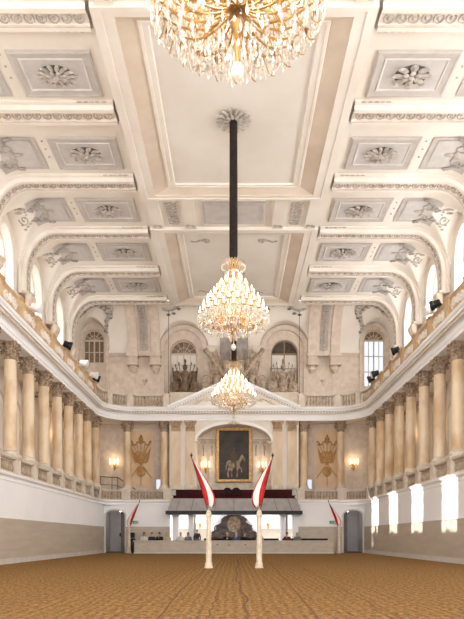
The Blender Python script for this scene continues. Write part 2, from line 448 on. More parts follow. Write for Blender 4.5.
# gallery floors (lower z 3.6, upper z 10) and their edges
def arc(cx, cy, r, a0, a1, n=12): return [(cx + r * math.cos(a0 + (a1 - a0) * i / n), cy + r * math.sin(a0 + (a1 - a0) * i / n)) for i in range(n + 1)]
def half_path(X, Y, R, xend, s, y0=Y0):
    p = [(X, y0), (X, Y - R)] + arc(X - R, Y - R, R, 0, PI / 2)[1:] + [(xend, Y)]
    return [(x * s, y) for x, y in p]
PL = {s: half_path(W1, E1 - .02, 1.2, 4.45, s) for s in (-1, 1)}
full_low = {s: PL[s] for s in (-1, 1)}
for s, nm in ((-1, 'left'), (1, 'right')):
    m = MB()
    x0, x1 = sorted((s * W1, s * W2)); m.box(x0, x1, Y0, E2, ZG - .25, ZG - .005)
    x0, x1 = sorted((s * 4.46, s * W1)); m.box(x0, x1, E1, E2, ZG - .25, ZG - .005)
    c = [(s * W1, E1 - 1.3)] + PL[s][2:-1] + [(s * W1, E1 + .1)]
    m.add([(x, y, ZG - .25) for x, y in c] + [(x, y, ZG - .01) for x, y in c], [tuple(range(len(c))), tuple(range(len(c), 2 * len(c)))] + [(i, i + 1, len(c) + i + 1, len(c) + i) for i in range(len(c) - 1)])
    g = struct(m.build('floor_gallery_' + nm, 'white'), 'lower gallery floor slab over the %s wall' % SHORT[s], 'gallery floor')
    m = sweep_plan(PL[s], [(0, ZG - .3), (.03, ZG - .28), (.03, ZG - .22), (.0, ZG - .2), (.02, ZG - .12), (.09, ZG - .08), (.11, ZG - .02), (.11, ZG + .02), (-.2, ZG + .02)], side=s)
    m2 = m
    m2.build('edge_moulding', 'white', g)
# entablature: swept right round
PU = [(-x, y) for x, y in half_path(W1, 41.5, 2.3, 4.55, 1)]
path_u = PU + [(-x, y) for x, y in reversed(PU)]
prof = [(-.55, ZC), (0, ZC), (0, ZC + .16), (.03, ZC + .17), (.03, ZC + .36), (.07, ZC + .4), (.04, ZC + .42), (.04, ZC + .44), (.14, ZC + .46), (.14, ZC + .58), (.28, ZC + .6), (.28, ZC + .68), (.34, ZC + .74), (.36, ZC + .83), (.36, ZU - .0), (-.3, ZU)]
ent = struct(sweep_plan(path_u, prof, -1).build('trim_5', 'white'), 'white entablature running round the hall on the columns', 'entablature')
off = [(x, y) for x, y in path_u]
m = MB()
for x, y, d in along(path_u, .2, .1):
    nx, ny = (d.y, -d.x)
    a = math.atan2(d.y, d.x)
    m.box(-.065, .065, -.09, .01, ZC + .46, ZC + .57, Tm((x + nx * .14, y + ny * .14, 0), rz=a))
m.build('dentil_band', 'fascia', ent)
for s, nm in ((-1, 'left'), (1, 'right')):
    m = MB(); x0, x1 = sorted((s * (W1 + .3), s * W2)); m.box(x0, x1, Y0, E2, ZC + .02, ZU - .01)
    x0, x1 = sorted((s * 4.6, s * (W1 + .3))); m.box(x0, x1, E1 + .3, E2, ZC + .02, ZU - .01)
    c = [(s * (W1 + .3), E1 - 2.5)] + [(x, y + .25) for x, y in half_path(W1 + .25, 41.5, 2.3, 4.55, s)[2:-1]] + [(s * (W1 + .3), E1 + .4)]
    n = len(c)
    m.add([(x, y, ZC + .02) for x, y in c] + [(x, y, ZU - .01) for x, y in c], [tuple(range(n)), tuple(range(n, 2 * n))])
    struct(m.build('floor_upper_gallery_' + nm, 'cream'), 'upper gallery slab over the %s colonnade' % SHORT[s], 'gallery floor')
m = MB(); m.box(-4.6, 4.6, 41.72, E2, ZC + .02, ZU - .01); struct(m.build('floor_upper_gallery_end', 'cream'), 'upper gallery slab over the loge arch', 'gallery floor')

# gallery back walls with high windows
WB = [BAYS[0] - 4.42] + BAYS
sops = [(b, .95, 11.0, 14.9, 1.3) for b in WB]
for s, P, nm in ((-1, P_left(W2), 'left'), (1, P_right(W2), 'right')):
    mm = wall_open(P, Y0, E2, ZG - .3, lambda u: Zv(11.1, u), sops, .5, step=.1)
    w = struct(mm.build('wall_gallery_' + nm, 'cream'), 'cream gallery wall with tall arched windows over the %s colonnade' % SHORT[s], 'wall')
    m = MB()
    for b in WB[1:]:
        arch_band(m, P, b, .97, 14.9, 1.32, .2, 0, -.06, leg=10.0)
    m.build('window_surround', 'cream', w)
    m = MB()   # blind arches and pilasters behind the columns
    for k2 in range(9):
        y = 22.8 + 2.2 * k2; m2 = [P(y - .27, 0, ZG), P(y + .27, 0, ZG), P(y + .27, -.12, ZG), P(y - .27, -.12, ZG)]
        m.add(m2 + [(x, yy, 8.5) for x, yy, z in m2], [(0, 1, 5, 4), (1, 2, 6, 5), (2, 3, 7, 6), (3, 0, 4, 7)])
    m.build('back_pilaster_shafts', 'fascia', w)
    m = MB()
    for k2 in range(9):
        y = 22.8 + 2.2 * k2; 
        for dz, e in ((8.5, .3), (8.62, .27), (8.75, .34), (8.95, .4)):
            a = [P(y - e, 0, dz), P(y + e, 0, dz), P(y + e, -.12 - (e - .24), dz), P(y - e, -.12 - (e - .24), dz)]
            m.add(a + [(x, yy, dz + .13) for x, yy, z in a], [(0, 1, 5, 4), (1, 2, 6, 5), (2, 3, 7, 6), (3, 0, 4, 7), (4, 5, 6, 7), (0, 1, 2, 3)])
        if k2 < 8: arch_band(m, P, y + 1.1, .55, 7.4, .55, .12, 0, -.06, leg=ZG)
    m.build('blind_arcade', 'stucco', w)

# end wall, lower gallery level
for s, nm in ((-1, 'left'), (1, 'right')):
    m = MB(); x0, x1 = sorted((s * 4.47, s * W2))
    m.add([(x0, E2, ZG - .3), (x1, E2, ZG - .3), (x1, E2, ZC + .1), (x0, E2, ZC + .1)], [(0, 1, 2, 3)])
    m.add([(s * 4.48, EC, ZG), (s * 4.48, E2, ZG), (s * 4.48, E2, ZC + .1), (s * 4.48, EC, ZC + .1)], [(0, 1, 2, 3)])
    w = struct(m.build('wall_loggia_' + nm, 'stucco'), 'warm plaster wall behind the end columns in the %s corner' % SHORT[s], 'wall')
    m = MB(); a, b = sorted((s * 5.72, s * 7.62)); P = P_end(E2)
    for (p, q, r, t) in ((a, b, 8.72, 8.8), (a, b, 4.5, 4.62), (a, a + .06, 4.5, 8.8), (b - .06, b, 4.5, 8.8)): m.box(p, q, E2 - .06, E2, r, t)
    m.build('panel_moulding', 'fascia', w)
    m = MB(); m.box(a + .06, b - .06, E2 - .03, E2, 4.62, 8.72); m.build('panel_field', mat('panel_cream_' + nm, (226, 200, 168), (216, 186, 152), 1.5), w)
    m = MB(); a2, b2 = sorted((s * 9.9, s * 10.8)); m.box(a2, b2, E2 - .05, E2, ZG, 7.2); m.build('gallery_door', 'stucco', w)

# centre block with the loge arch
mm = wall_open(P_end(EC), -4.48, 4.48, ZG, ZC + .05, [(0, 2.6, ZG, 7.75, 1.2)], 1.1)
cb = struct(mm.build('wall_loge', 'cream'), 'cream centre block with the wide loge arch', 'wall')
m = MB(); m.box(-2.7, 2.7, EC + 1.0, EC + 1.1, ZG, ZC + .05); m.box(-4.4, 4.4, EC + .0, EC + 1.1, ZG - .05, ZG); m.build('niche_back', 'stucco', cb)
m = MB(); arch_band(m, P_end(EC), 0, 2.58, 7.75, 1.18, .2, 0, -.08); 
m.build('archivolt', 'white', cb)
m = MB()
for s in (-1, 1):
    m.box(s * 2.62 - .28, s * 2.62 + .28, EC - .1, EC + .1, 7.6, 7.75)
    for x in (1.55, 2.15):
        m.box(s * x - .2, s * x + .2, EC + .85, EC + 1.02, ZG, 7.95)
    m.box(min(s * 1.32, s * 2.6), max(s * 1.32, s * 2.6), EC + .82, EC + 1.02, 8.02, 8.12)
    m.box(min(s * 1.32, s * 2.6), max(s * 1.32, s * 2.6), EC + .8, EC + 1.02, 4.75, 4.9)
m.build('niche_pilasters', 'stone', cb)
m = MB()
for s in (-1, 1):
    for x in (1.55, 2.15):
        for q in (-1, 1): m.tube([(a, EC + .82, b) for a, b in spiral(s * x + q * .11, 7.8, .13, 1.4, PI / 2, q)], .028, 5)
        for j in range(5): m.blob((s * x, EC + .82, 7.55 - j * .16), (.1 - j * .012, .05, .09))
m.build('niche_scrolls', 'balus', cb)
m = MB(); m.lathe([(.05, -.1), (.13, 0), (.16, .12), (.08, .2)], 10, Tm((0, EC - .1, 8.95), rx=0)); m.blob((-.25, EC - .06, 8.98), (.2, .06, .07)); m.blob((.25, EC - .06, 8.98), (.2, .06, .07)); m.build('keystone', 'stone', cb)

# ------------------------------------------------------------------ vault
xs = [4.28, 6.6, 8.9] + [9.0 + .1 * i for i in range(22)]
ys = [Y0] + [9.0 + i * .1 for i in range(314)]
m = MB()
for s in (-1, 1): m.grid([[(s * x, y, Zv(x, y)) for x in xs] for y in ys])
xx = [-11.1 + 22.2 * i / 240 for i in range(241)]
m.grid([[(x, y, Zv(x, y)) for x in xx] for y in [40.4 + .08 * i for i in range(31)]])
m.box(-4.3, 4.3, Y0, 40.7, 17.25, 17.35)
ceil = struct(m.build('ceiling', 'ceil', smooth=True), 'coved plaster ceiling with lunettes over the windows', 'ceiling')

uw = wall_open(P_end(E2), -W2, W2, ZU - .3, lambda u: max(cv(abs(u), 9.0, 2.1) if abs(u) > 10.9 else 14.0, lun_end(u), 14.0),
               [(-10.0, .74, 13.5, 15.15, .74), (-3.6, .95, 11.1, 14.2, .95), (3.6, .95, 11.1, 14.2, .95), (10.0, .74, 11.8, 15.15, .74)], .45, step=.05)
ew = struct(uw.build('wall_end_upper', 'stucco'), 'warm upper end wall with four arched windows', 'wall')
m = MB(); P = P_end(E2)
for c, h, zs, r, w_, leg in ((-10.0, .9, 15.0, 1.05, .18, ZU), (10.0, .9, 15.0, 1.05, .18, ZU), (-3.6, 1.35, 14.45, 1.4, .32, ZU), (3.6, 1.35, 14.45, 1.4, .32, ZU)):
    arch_band(m, P, c, h, zs, r, w_, 0, -.14, leg=leg)
for c in (-10.0, 10.0): arch_band(m, P, c, .78, 15.15, .78, .14, 0, -.07, leg=13.4 if c < 0 else 11.8)
for c in (-3.6, 3.6): arch_band(m, P, c, .98, 14.2, .98, .14, 0, -.07, leg=11.0)
m.build('window_arches', 'stucco', ew)
m = MB()
for s in (-1, 1):
    for a, b in ((5.0, 7.75), (7.75, 8.9)):
        x0, x1 = sorted((s * a, s * b)); m.box(x0, x1, E2 - .1, E2, 14.0, 14.12); m.box(x0, x1, E2 - .16, E2, 14.12, 14.2)
    for a in (5.35, 7.35): x0, x1 = sorted((s * (a - .3), s * (a + .3))); m.box(x0, x1, E2 - .05, E2, ZU, 13.0)
m.build('string_course', 'stucco', ew)
m = MB()
for s in (-1, 1):
    m.blob((s * 6.35, E2 - .06, 12.25), (.2, .06, .12)); m.add([(s * 6.35 - .2, E2 - .06, 12.2), (s * 6.35 + .2, E2 - .06, 12.2), (s * 6.35, E2 - .06, 11.85)], [(0, 1, 2)])
m.build('wall_boss', 'orn', ew)
m = MB()
for s in (-1, 1): m.box(s * 6.35 - .09, s * 6.35 + .09, E2 - .06, E2, 10.95, 11.13)
m.build('wall_box', 'iron', ew)

# ribs of the side coves
def rib_path(n=14, x0=4.42, xa=9.2, a=1.78, zc=14.6, b=2.4, zend=13.6):
    p = [((x0 + (xa - x0) * i / 4), ZS, (0, -1)) for i in range(5)]
    for i in range(1, n + 1):
        t = PI / 2 * i / n; p.append((xa + a * math.sin(t), zc + b * math.cos(t), (-math.sin(t) , -math.cos(t))))
    p.append((xa + a, zend, (-1, 0))); return p
RP = [(-.56, -.06), (-.56, .09), (-.43, .11), (-.41, .27), (-.24, .27), (-.2, .19), (.2, .19), (.24, .27), (.41, .27), (.43, .11), (.56, .09), (.56, -.06)]
for i, y in enumerate(RIBS[1:]):
    for s in (-1, 1):
        rp = rib_path(); m = MB()
        m.grid([[(s * (x + n[0] * o), y + v, z + n[1] * o) for v, o in RP] for x, z, n in rp])
        m.grid([[(s * 4.3, y + v, ZS - o) for v, o in RP], [(s * 4.3, y + v, ZS + .2) for v, o in RP]])
        num = 10 + i * 2 + (s > 0)
        r = struct(m.build('trim_%d' % num, 'cream', smooth=False), '%s cove rib from the end wall over the %s gallery' % (ORD[5 - i], SHORT[s]), 'ceiling rib')
        m = MB(); L = []
        for (xa, za, na), (xb, zb, nb) in zip(rp, rp[1:]):
            ln = math.hypot(xb - xa, zb - za); k = max(1, int(ln / .02))
            for j in range(k):
                f = j / k; L.append((xa + (xb - xa) * f, za + (zb - za) * f, na[0] + (nb[0] - na[0]) * f, na[1] + (nb[1] - na[1]) * f, ln / k))
        acc = 0; nxt = .3
        for x, z, nx, nz, dl in L:
            acc += dl
            if acc >= nxt:
                nxt += .38
                a = math.atan2(-nx, -nz)   # 0 when pointing down
                T = Matrix.Translation((s * (x + nx * .2), y, z + nz * .2)) @ Matrix.Rotation(s * a, 4, 'Y')
                ringp = [(.15 * math.cos(2 * PI * q / 10), .17 * math.sin(2 * PI * q / 10), 0) for q in range(11)]
                m.tube(ringp, .028, 5, T); m.blob((0, 0, 0), (.075, .085, .05), T, 6, 4)
        m.build('guilloche_band', 'orn', r)
        m = MB()
        for v in (-.235, .235):
            m.grid([[(s * (x + n[0] * o), y + v + dv, z + n[1] * o) for dv, o in ((-.02, .2), (-.02, .275), (.02, .275), (.02, .2))] for x, z, n in rp])
        m.build('bead_line', 'stucco', r)
        # scrolled console under the rib foot and pilaster below
        m = MB(); X = 10.98
        for v in (-.26, .26):
            sp = [(X - .1 - .42 * math.sin(t) - .1 * t, 13.65 - .5 * t - .0) for t in [j / 10 * 2.0 for j in range(11)]]
            m.tube([(s * (X - .28 - .12 * math.cos(q / 3)), y + v, 13.65 - q * .12) for q in range(9)], [.16, .2, .2, .17, .13, .11, .13, .15, .1], 8)
        for q in range(6): m.blob((s * (X - .36 + .02 * q), y, 13.5 - q * .16), (.14, .24 - q * .025, .13), None, 8, 5)
        x0, x1 = sorted((s * (X - .45), s * W2)); m.box(x0, x1, y - .5, y + .5, 13.62, 13.74)
        m.build('scroll_console', 'stucco', r, smooth=True)
        m = MB(); x0, x1 = sorted((s * (X - .02), s * W2)); m.box(x0, x1, y - .42, y + .42, ZU - .02, 13.0); m.box(*sorted((s * (X - .08), s * W2)), y - .48, y + .48, 13.0, 13.12)
        m.build('wall_pilaster', 'cream', r)
        # painted tips where the rib meets the centre frame
        m = MB()
        for v in (-.58, .58):
            for q in range(5): m.blob((s * (4.75 + q * .22), y + v, ZS - .1), (.13, .05 - q * .006, .03), None, 6, 4)
        m.build('leaf_tip', 'orn', r)

# end cove bands
num = 30
for s in (-1, 1):
    cx = s * 6.35
    def ep(t):  # quarter curve from vault to wall
        return (40.3 + 2.15 * math.sin(t), 14.3 + 2.7 * math.cos(t), -math.sin(t), -math.cos(t))
    P2 = [ep(PI / 2 * i / 16) for i in range(17)] + [(42.45, 13.9, -1, 0)]
    m = MB(); pr = [(-1.12, -.3), (-1.12, .14), (-.5, .16), (-.45, .04), (.45, .04), (.5, .16), (1.12, .14), (1.12, -.3)]
    m.grid([[(cx + v, y + ny * o, z + nz * o) for v, o in pr] for y, z, ny, nz in P2])
    r = struct(m.build('trim_%d' % num, 'stucco'), 'broad curved band of the end cove in the %s corner' % SHORT[s], 'ceiling band'); num += 1
    m = MB()
    for i in range(1, 26):
        t = PI / 2 * i / 17 * .66
        y, z, ny, nz = ep(t); T = Matrix.Translation((cx, y + ny * .06, z + nz * .06)) @ Matrix.Rotation(t, 4, 'X')
        m.tube([(.26 * math.cos(2 * PI * q / 12), .13 * math.sin(2 * PI * q / 12), 0) for q in range(13)], .04, 5, T); m.blob((0, 0, 0), (.12, .06, .05), T, 6, 4)
    m.build('guilloche_band', 'orn', r)
    for q in (-.8, .8):
        x = cx + q; m = MB()
        m.box(x - .42, x + .42, 42.1, 42.8, 13.82, 14.02); m.box(x - .36, x + .36, 42.2, 42.8, 13.3, 13.82); m.box(x - .4, x + .4, 42.15, 42.8, 13.22, 13.32)
        m.lathe([(.04, 0), (.16, .1), (.3, .25), (.26, .36), (.34, .45), (.2, .55)], 10, Tm((x, 42.62, 12.72)))
        for w_ in (-.2, 0, .2): m.box(x + w_ - .06, x + w_ + .06, 42.16, 42.3, 13.36, 13.78)
        b = m.build('bracket', 'stucco', r)
        m = MB(); arch_band(m, P_end(42.36), x, .16, 14.75, .16, .07, .0, -.05, leg=14.2); m.build('niche_ornament', 'orn', b)
# ------------------------------------------------------------------ centre of the ceiling
def czone(i): return ['over the camera end of the hall', 'above the middle chandelier', 'above the far chandelier'][i]
num = 40
for i, (a, b) in enumerate(((5.3, 15.0), (17.75, 27.95), (30.6, 40.6))):
    m = MB(); ring_rect(m, -4.3, 4.3, a, b, [(0, 17.3), (0, 16.73), (.3, 16.73), (.32, 16.76), (.67, 16.76)], False, .55)
    f = struct(m.build('trim_%d' % num, 'ceil'), 'large framed ceiling panel ' + czone(i), 'ceiling panel'); num += 1
    m = MB(); ring_rect(m, -4.3, 4.3, a, b, [(.67, 16.76), (.69, 16.8), (1.3, 16.97)], False, .55); m.build('sloping_border', 'fascia', f)
    m = MB(); ring_rect(m, -4.3, 4.3, a, b, [(1.3, 16.97), (1.33, 16.92), (1.42, 16.92), (1.44, 16.95), (1.62, 16.95), (1.66, 17.03)], False, .55); m.build('inner_moulding', 'ceil', f)
    m = MB(); ring_rect(m, -4.3, 4.3, a, b, [(1.66, 17.03), (1.68, 17.03)], True, .55); m.build('panel_field', 'panel', f)
    if i == 2:
        m = MB()
        for s in (-1, 1):
            for t in (-1, 1):
                yc = (a + b) / 2 + t * 3.3
                for q in range(7): m.blob((s * (1.55 + q * .12), yc + t * .1 * math.sin(q), 17.01), (.1, .1 - q * .008, .03), None, 6, 4)
                m.tube([(s * x, y, 17.01) for x, y in spiral(1.5, yc, .25, 1.3, 0, t)], .04, 5)
        m.build('corner_scroll', 'orn', f)
for i, (a, b) in enumerate(((2.4, 5.3), (15.0, 17.75), (27.95, 30.6))):
    m = MB(); m.box(-4.3, 4.3, a, b, 16.9, 17.3)
    for s in (-1, 1):
        for x in (2.2, 3.85): x0, x1 = sorted((s * (x - .28), s * (x + .28))); m.box(x0, x1, a + .02, b - .02, 16.78, 16.9)
    f = struct(m.build('trim_%d' % num, 'ceil'), 'narrow ceiling band %s' % ['before the near chandelier', 'between near and middle chandeliers', 'between middle and far chandeliers'][i], 'ceiling band'); num += 1
    m = MB(); ring_rect(m, -1.5, 1.5, a + .35, b - .35, [(0, 16.9), (0, 16.86), (.1, 16.84), (.3, 16.88), (.32, 16.88)], True); g = m.build('coffer_panel', 'grey', f)
    m = MB()
    for s in (-1, 1):
        for q in range(9):
            yy = a + .45 + q * (b - a - .9) / 8
            T = Matrix.Translation((s * 3.02, yy, 16.87))
            m.tube([(.24 * math.cos(PI * t / 8), .13 * math.sin(PI * t / 8), 0) for t in range(9)], .045, 5, T); m.blob((0, 0, 0), (.12, .06, .04), T, 6, 4)
        for x in (2.2, 3.85):
            for q in (-1, 1): m.tube([(xx, yy, 16.77) for xx, yy in spiral(s * x + q * .12, b - .32, .12, 1.3, 0, q)], .03, 5)
    m.build('guilloche_band', 'orn', f)

def rosette_mesh(n1, n2, seed):
    m = MB(); rnd = random.Random(seed)
    for k in range(n1):
        a = 2 * PI * k / n1; T = Matrix.Rotation(a, 4, 'Z')
        m.blob((.36, 0, -.05), (.17, .36 * PI / n1 * .8, .05), T, 8, 5)
        m.blob((.49, 0, -.085), (.07, .36 * PI / n1 * .62, .04), T, 7, 4)
        m.tube([(.14, 0, -.1), (.3, 0, -.12), (.46, 0, -.09)], .014, 4, T)
    for k in range(n2):
        a = 2 * PI * (k + .5) / n2; T = Matrix.Rotation(a, 4, 'Z')
        m.blob((.19, 0, -.11), (.11, .19 * PI / n2 * .85, .05), T, 7, 4)
    m.blob((0, 0, -.13), (.09, .09, .08), None, 8, 5)
    return m
def disc(r, n=24, z=-.0, sc_=1):
    m = MB(); m.lathe([(r * .98, -.02), (r, 0)], n); return m
ROS = []
for n1, n2, sd in ((10, 7, 1), (14, 8, 2), (8, 6, 3)):
    ROS.append(make_data(rosette_mesh(n1, n2, sd), 'rosette', 'orn'))
BACK = make_data(disc(.46), 'backing', 'ornd')  # dark disc puts the shade between the petals into the colour

def coffer(x0, x1, y0, y1, label, k, z=ZS):
    t = thing('ceiling_coffer', label, 'ceiling coffer', ((x0 + x1) / 2, (y0 + y1) / 2, z), group='grey ceiling coffers along the coves')
    hx, hy = (x1 - x0) / 2, (y1 - y0) / 2
    m = MB(); ring_rect(m, -hx, hx, -hy, hy, [(0, .02), (0, -.06), (.07, -.09), (.14, -.07), (.3, -.05)], False); m.build('coffer_frame', 'grey2', t)
    m = MB(); ring_rect(m, -hx, hx, -hy, hy, [(.3, -.05), (.31, -.075), (.35, -.075), (.38, -.04)], False); m.build('inner_fillet', 'fillet', t)
    m = MB(); ring_rect(m, -hx, hx, -hy, hy, [(.38, -.04), (.39, -.04)], True); m.build('coffer_field', 'grey', t)
    r = kid(t, ROS[k % 3], 'rosette'); r.location = (0, 0, -.04); r.scale = (1.3, .95, 1)
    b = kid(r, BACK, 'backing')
    return t
for i, yc in enumerate(BAYS[1:]):
    yc += (.33, .26, .14, 0, 0)[i]
    for s in (-1, 1):
        x0, x1 = sorted((s * 4.72, s * 7.5))
        coffer(x0, x1, yc - 1.02, yc + 1.02, 'grey rosette coffer, %s bay from the end wall, over the %s gallery' % (ORD[4 - i], SHORT[s]), [1, 0, 1, 2, 0][i] if s < 0 else [2, 1, 0, 1, 0][i])
        # outer painted coffer following the cove
        t = thing('painted_coffer', 'grey painted scroll coffer beside the lunette, %s bay from end wall, %s gallery' % (ORD[4 - i], SHORT[s]), 'ceiling coffer', (s * 8.8, yc, ZS), group='painted scroll coffers at the cove edge')
        def sheet(xa, xb, ya, yb, dz, clip=.03, n=24):
            m = MB()
            for p in range(n):
                for q in range(n):
                    xA, xB = xa + (xb - xa) * p / n, xa + (xb - xa) * (p + 1) / n; yA, yB = ya + (yb - ya) * q / n, ya + (yb - ya) * (q + 1) / n
                    if any(Zv(x, y) > base_z(x, y) + .001 for x in (xA, xB) for y in (yA, yB)): continue
                    m.add([(s * (x - 8.8), y - yc, base_z(x, y) - dz - ZS) for x, y in ((xA, yA), (xB, yA), (xB, yB), (xA, yB))], [(0, 1, 2, 3)])
            return m
        sheet(7.98, 9.85, yc - 1.02, yc + 1.02, .035).build('coffer_frame', 'grey2', t)
        sheet(8.22, 9.68, yc - .84, yc + .84, .06).build('coffer_field', 'grey', t)
        m = MB(); m2 = MB()
        def on(x, y, d=.09): return (s * (x - 8.8), y - yc, Zv(x, y) - d - ZS)
        for q in (-1, 1):
            m.tube([on(x, y) for x, y in spiral(9.3, yc + q * .42, .3, 1.4, q * PI / 2, -q)], [.045 - .0015 * j for j in range(23)], 5)
            m2 = MB()
            for j in range(7):
                x = 9.05 + .13 * j; y = yc + q * (.95 - .09 * j + .05 * math.sin(j * 2))
                m2.blob(on(x, y), (.12, .1, .05), None, 7, 4)
            m2.build('painted_leaf', 'paint', t)
            for j in range(5): m.blob(on(9.75 + .16 * j, yc + q * (.25 + .12 * j)), (.09, .06, .05), None, 6, 4)
        m.blob(on(8.95, yc), (.22, .12, .06), None, 8, 5); m.blob(on(9.2, yc), (.12, .26, .06), None, 8, 5)
        m.build('painted_scroll', 'orn', t)
        # flourish on the lunette itself
        m = MB()
        for q in (-1, 1):
            m.tube([on(x, y, .03) for x, y in spiral(10.35, yc + q * .38, .26, 1.2, 0, q)], .03, 5)
            for j in range(4): m.blob(on(10.15 + .12 * j, yc + q * (.1 + .17 * j), .03), (.07, .05, .04), None, 6, 4)
        m.blob(on(10.5, yc, .03), (.2, .08, .04), None, 7, 4)
        m.build('lunette_flourish', 'orn', t)
    # stud pairs between the coffers
# studs between coffers
for s in (-1, 1):
    m = MB()
    for yc in BAYS[1:]:
        for q in (-.5, 0, .5): m.blob((s * 7.74, yc + q, ZS - .01), (.05, .05, .03), None, 7, 4)
    o = m.build('ceiling_stud', 'orn', ceil)

# grisaille paintings on the end cove
def cove_pt(x, y, d=.05): return (x, y, Zv(x, y) - d)
for s in (-1, 1):
    rnd = random.Random(20 + s)
    t = thing('cove_painting', 'grisaille scrollwork painted round the corner lunette, %s gallery end' % SHORT[s], 'painting', (s * 8.8, 41.0, 16), group='grisaille paintings on the end cove')
    m = MB(); m2 = MB()
    L = Matrix.Translation((-s * 8.8, -41.0, -16))
    for j in range(34):
        a = PI * j / 33; x = s * 10.0 - math.cos(a) * 1.35 * 1; 
        if abs(x) > 10.95: continue
        y = 42.35 - .55 - 1.1 * math.sin(a) * .9
        c = cove_pt(x, y, .03); (m if j % 3 else m2).blob(c, (.16 + .08 * rnd.random(), .16, .1), L, 7, 4)
        if j % 3 == 0: m.tube([cove_pt(px, py) for px, py in spiral(x, y - .12, .22, 1.3, rnd.random() * 6, 1)], .04, 5, L)
    for j in range(16):
        f = j / 15; x = s * (8.75 - .25 * math.sin(f * 5)); y = 40.7 + 1.7 * f
        m.blob(cove_pt(x, y), (.3 - .17 * f, .13, .1), L, 7, 4)
        if j % 2: m2.blob(cove_pt(x + .2 * rnd.random() - .1, y), (.14, .1, .12), L, 7, 4)
    m.build('painted_scroll', 'orn', t); m2.build('painted_leaf', 'paintd', t)
    m = MB(); mb = MB()
    t2 = thing('cove_painting', 'grisaille band painted over the inner window arch, %s side of the shield' % SHORT[s], 'painting', (s * 3.4, 40.9, 16.8), group='grisaille paintings on the end cove')
    L = Matrix.Translation((-s * 3.4, -40.9, -16.8))
    for j in range(30):
        f = j / 29; x = s * (1.2 + 3.6 * f); y = 41.1 + .35 * math.sin(f * 9) - .35 * math.sin(PI * f)
        m.blob(cove_pt(x, y, .02), (.2, .2, .06), L, 7, 4)
        if j % 3 == 0: mb.blob(cove_pt(x, y + .3, .03), (.16, .13, .08), L, 7, 4)
    m.build('painted_scroll', 'orn', t2); mb.build('painted_leaf', 'paintd', t2)
    for i2, (x, y, sc2) in enumerate(((s * 7.9, 40.62, 1.0), )):
        tr = thing('ceiling_rosette', 'small oval grey rosette on the corner cove, %s gallery end' % SHORT[s], 'rosette', (x, y, Zv(x, y) - .02), group='oval rosettes on the end cove')
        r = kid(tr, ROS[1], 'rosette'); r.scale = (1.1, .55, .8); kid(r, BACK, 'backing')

# ------------------------------------------------------------------ windows
def window(num, P, cu, h, zb, zs, rise, label, fm, pm, pm2=None, rows=3, cols=3, w=.3, fan=True):
    m = MB(); f = .07
    def bar(u0, u1, z0, z1, d=.06):
        a = [P(u0, w - d / 2, z0), P(u1, w - d / 2, z0), P(u1, w - d / 2, z1), P(u0, w - d / 2, z1), P(u0, w + d / 2, z0), P(u1, w + d / 2, z0), P(u1, w + d / 2, z1), P(u0, w + d / 2, z1)]
        m.add(a, [(0, 1, 2, 3), (7, 6, 5, 4), (0, 4, 5, 1), (1, 5, 6, 2), (2, 6, 7, 3), (3, 7, 4, 0)])
    arch_band(m, P, cu, h - f, zs, rise - f, f, w + .05, w - .05, leg=zb)
    bar(cu - h, cu + h, zb, zb + .1); bar(cu - h, cu + h, zs - .06, zs + .06, .1)
    for i in range(1, cols):
        u = cu - h + 2 * h * i / cols; bar(u - (.05 if cols % 2 == 0 and i == cols // 2 else .028), u + (.05 if cols % 2 == 0 and i == cols // 2 else .028), zb, zs)
    for i in range(1, rows): z = zb + (zs - zb) * i / rows; bar(cu - h, cu + h, z - .03, z + .03)
    if fan:
        for i in range(1, 6):
            a = PI * i / 6; c, s_ = math.cos(a), math.sin(a)
            m.tube([P(cu + .05 * c, w, zs + .05 * s_), P(cu + (h - .03) * c, w, zs + (rise - .03) * s_)], .022, 5)
        m.tube([P(cu + .5 * h * math.cos(PI * i / 12), w, zs + .5 * rise * math.sin(PI * i / 12)) for i in range(13)], .022, 5)
    else: bar(cu - .045, cu + .045, zs, zs + rise - .03)
    o = struct(m.build('window_%d' % num, fm), label, 'window')
    q = MB(); q.add([P(cu - h, w, zb), P(cu + h, w, zb), P(cu + h, w, zs), P(cu - h, w, zs)], [(0, 1, 2, 3)]); q.build('pane', pm, o)
    q = MB(); n = 20; q.add([P(cu - h * math.cos(PI * i / n), w, zs + rise * math.sin(PI * i / n)) for i in range(n + 1)], [tuple(range(n + 1))]); q.build('fanlight_pane', pm2 or pm, o)
    return o
PE = P_end(E2)
window(1, PE, -10.0, .74, 13.5, 15.15, .74, 'small arched window with brown panes in the shaded corner', 'wframe', 'brownpane', None, 2, 4, .2)
window(2, PE, -3.6, .95, 11.1, 14.2, .95, 'arched window behind the dark trophy sculpture', 'wframe', 'palepane', 'brownpane', 4, 4, .25)
window(3, PE, 3.6, .95, 11.1, 14.2, .95, 'arched window with dark fanlight behind the pale trophy sculpture', 'wframed', 'palepane', 'darkpane', 3, 2, .25, fan=False)
window(4, PE, 10.0, .74, 11.8, 15.15, .74, 'tall bright arched window in the sunlit corner', 'wframe', 'frost', 'brownpane', 3, 4, .2, fan=True)
num = 5
for s, P in ((-1, P_left(W2)), (1, P_right(W2))):
    for i, b in enumerate(BAYS[1:]):
        window(num, P, b, .95, 11.0, 14.9, 1.3, 'tall arched window, %s bay from the end wall, %s gallery' % (ORD[4 - i], SHORT[s]), 'wframe', 'pane', None, 4, 3, .4, fan=False); num += 1

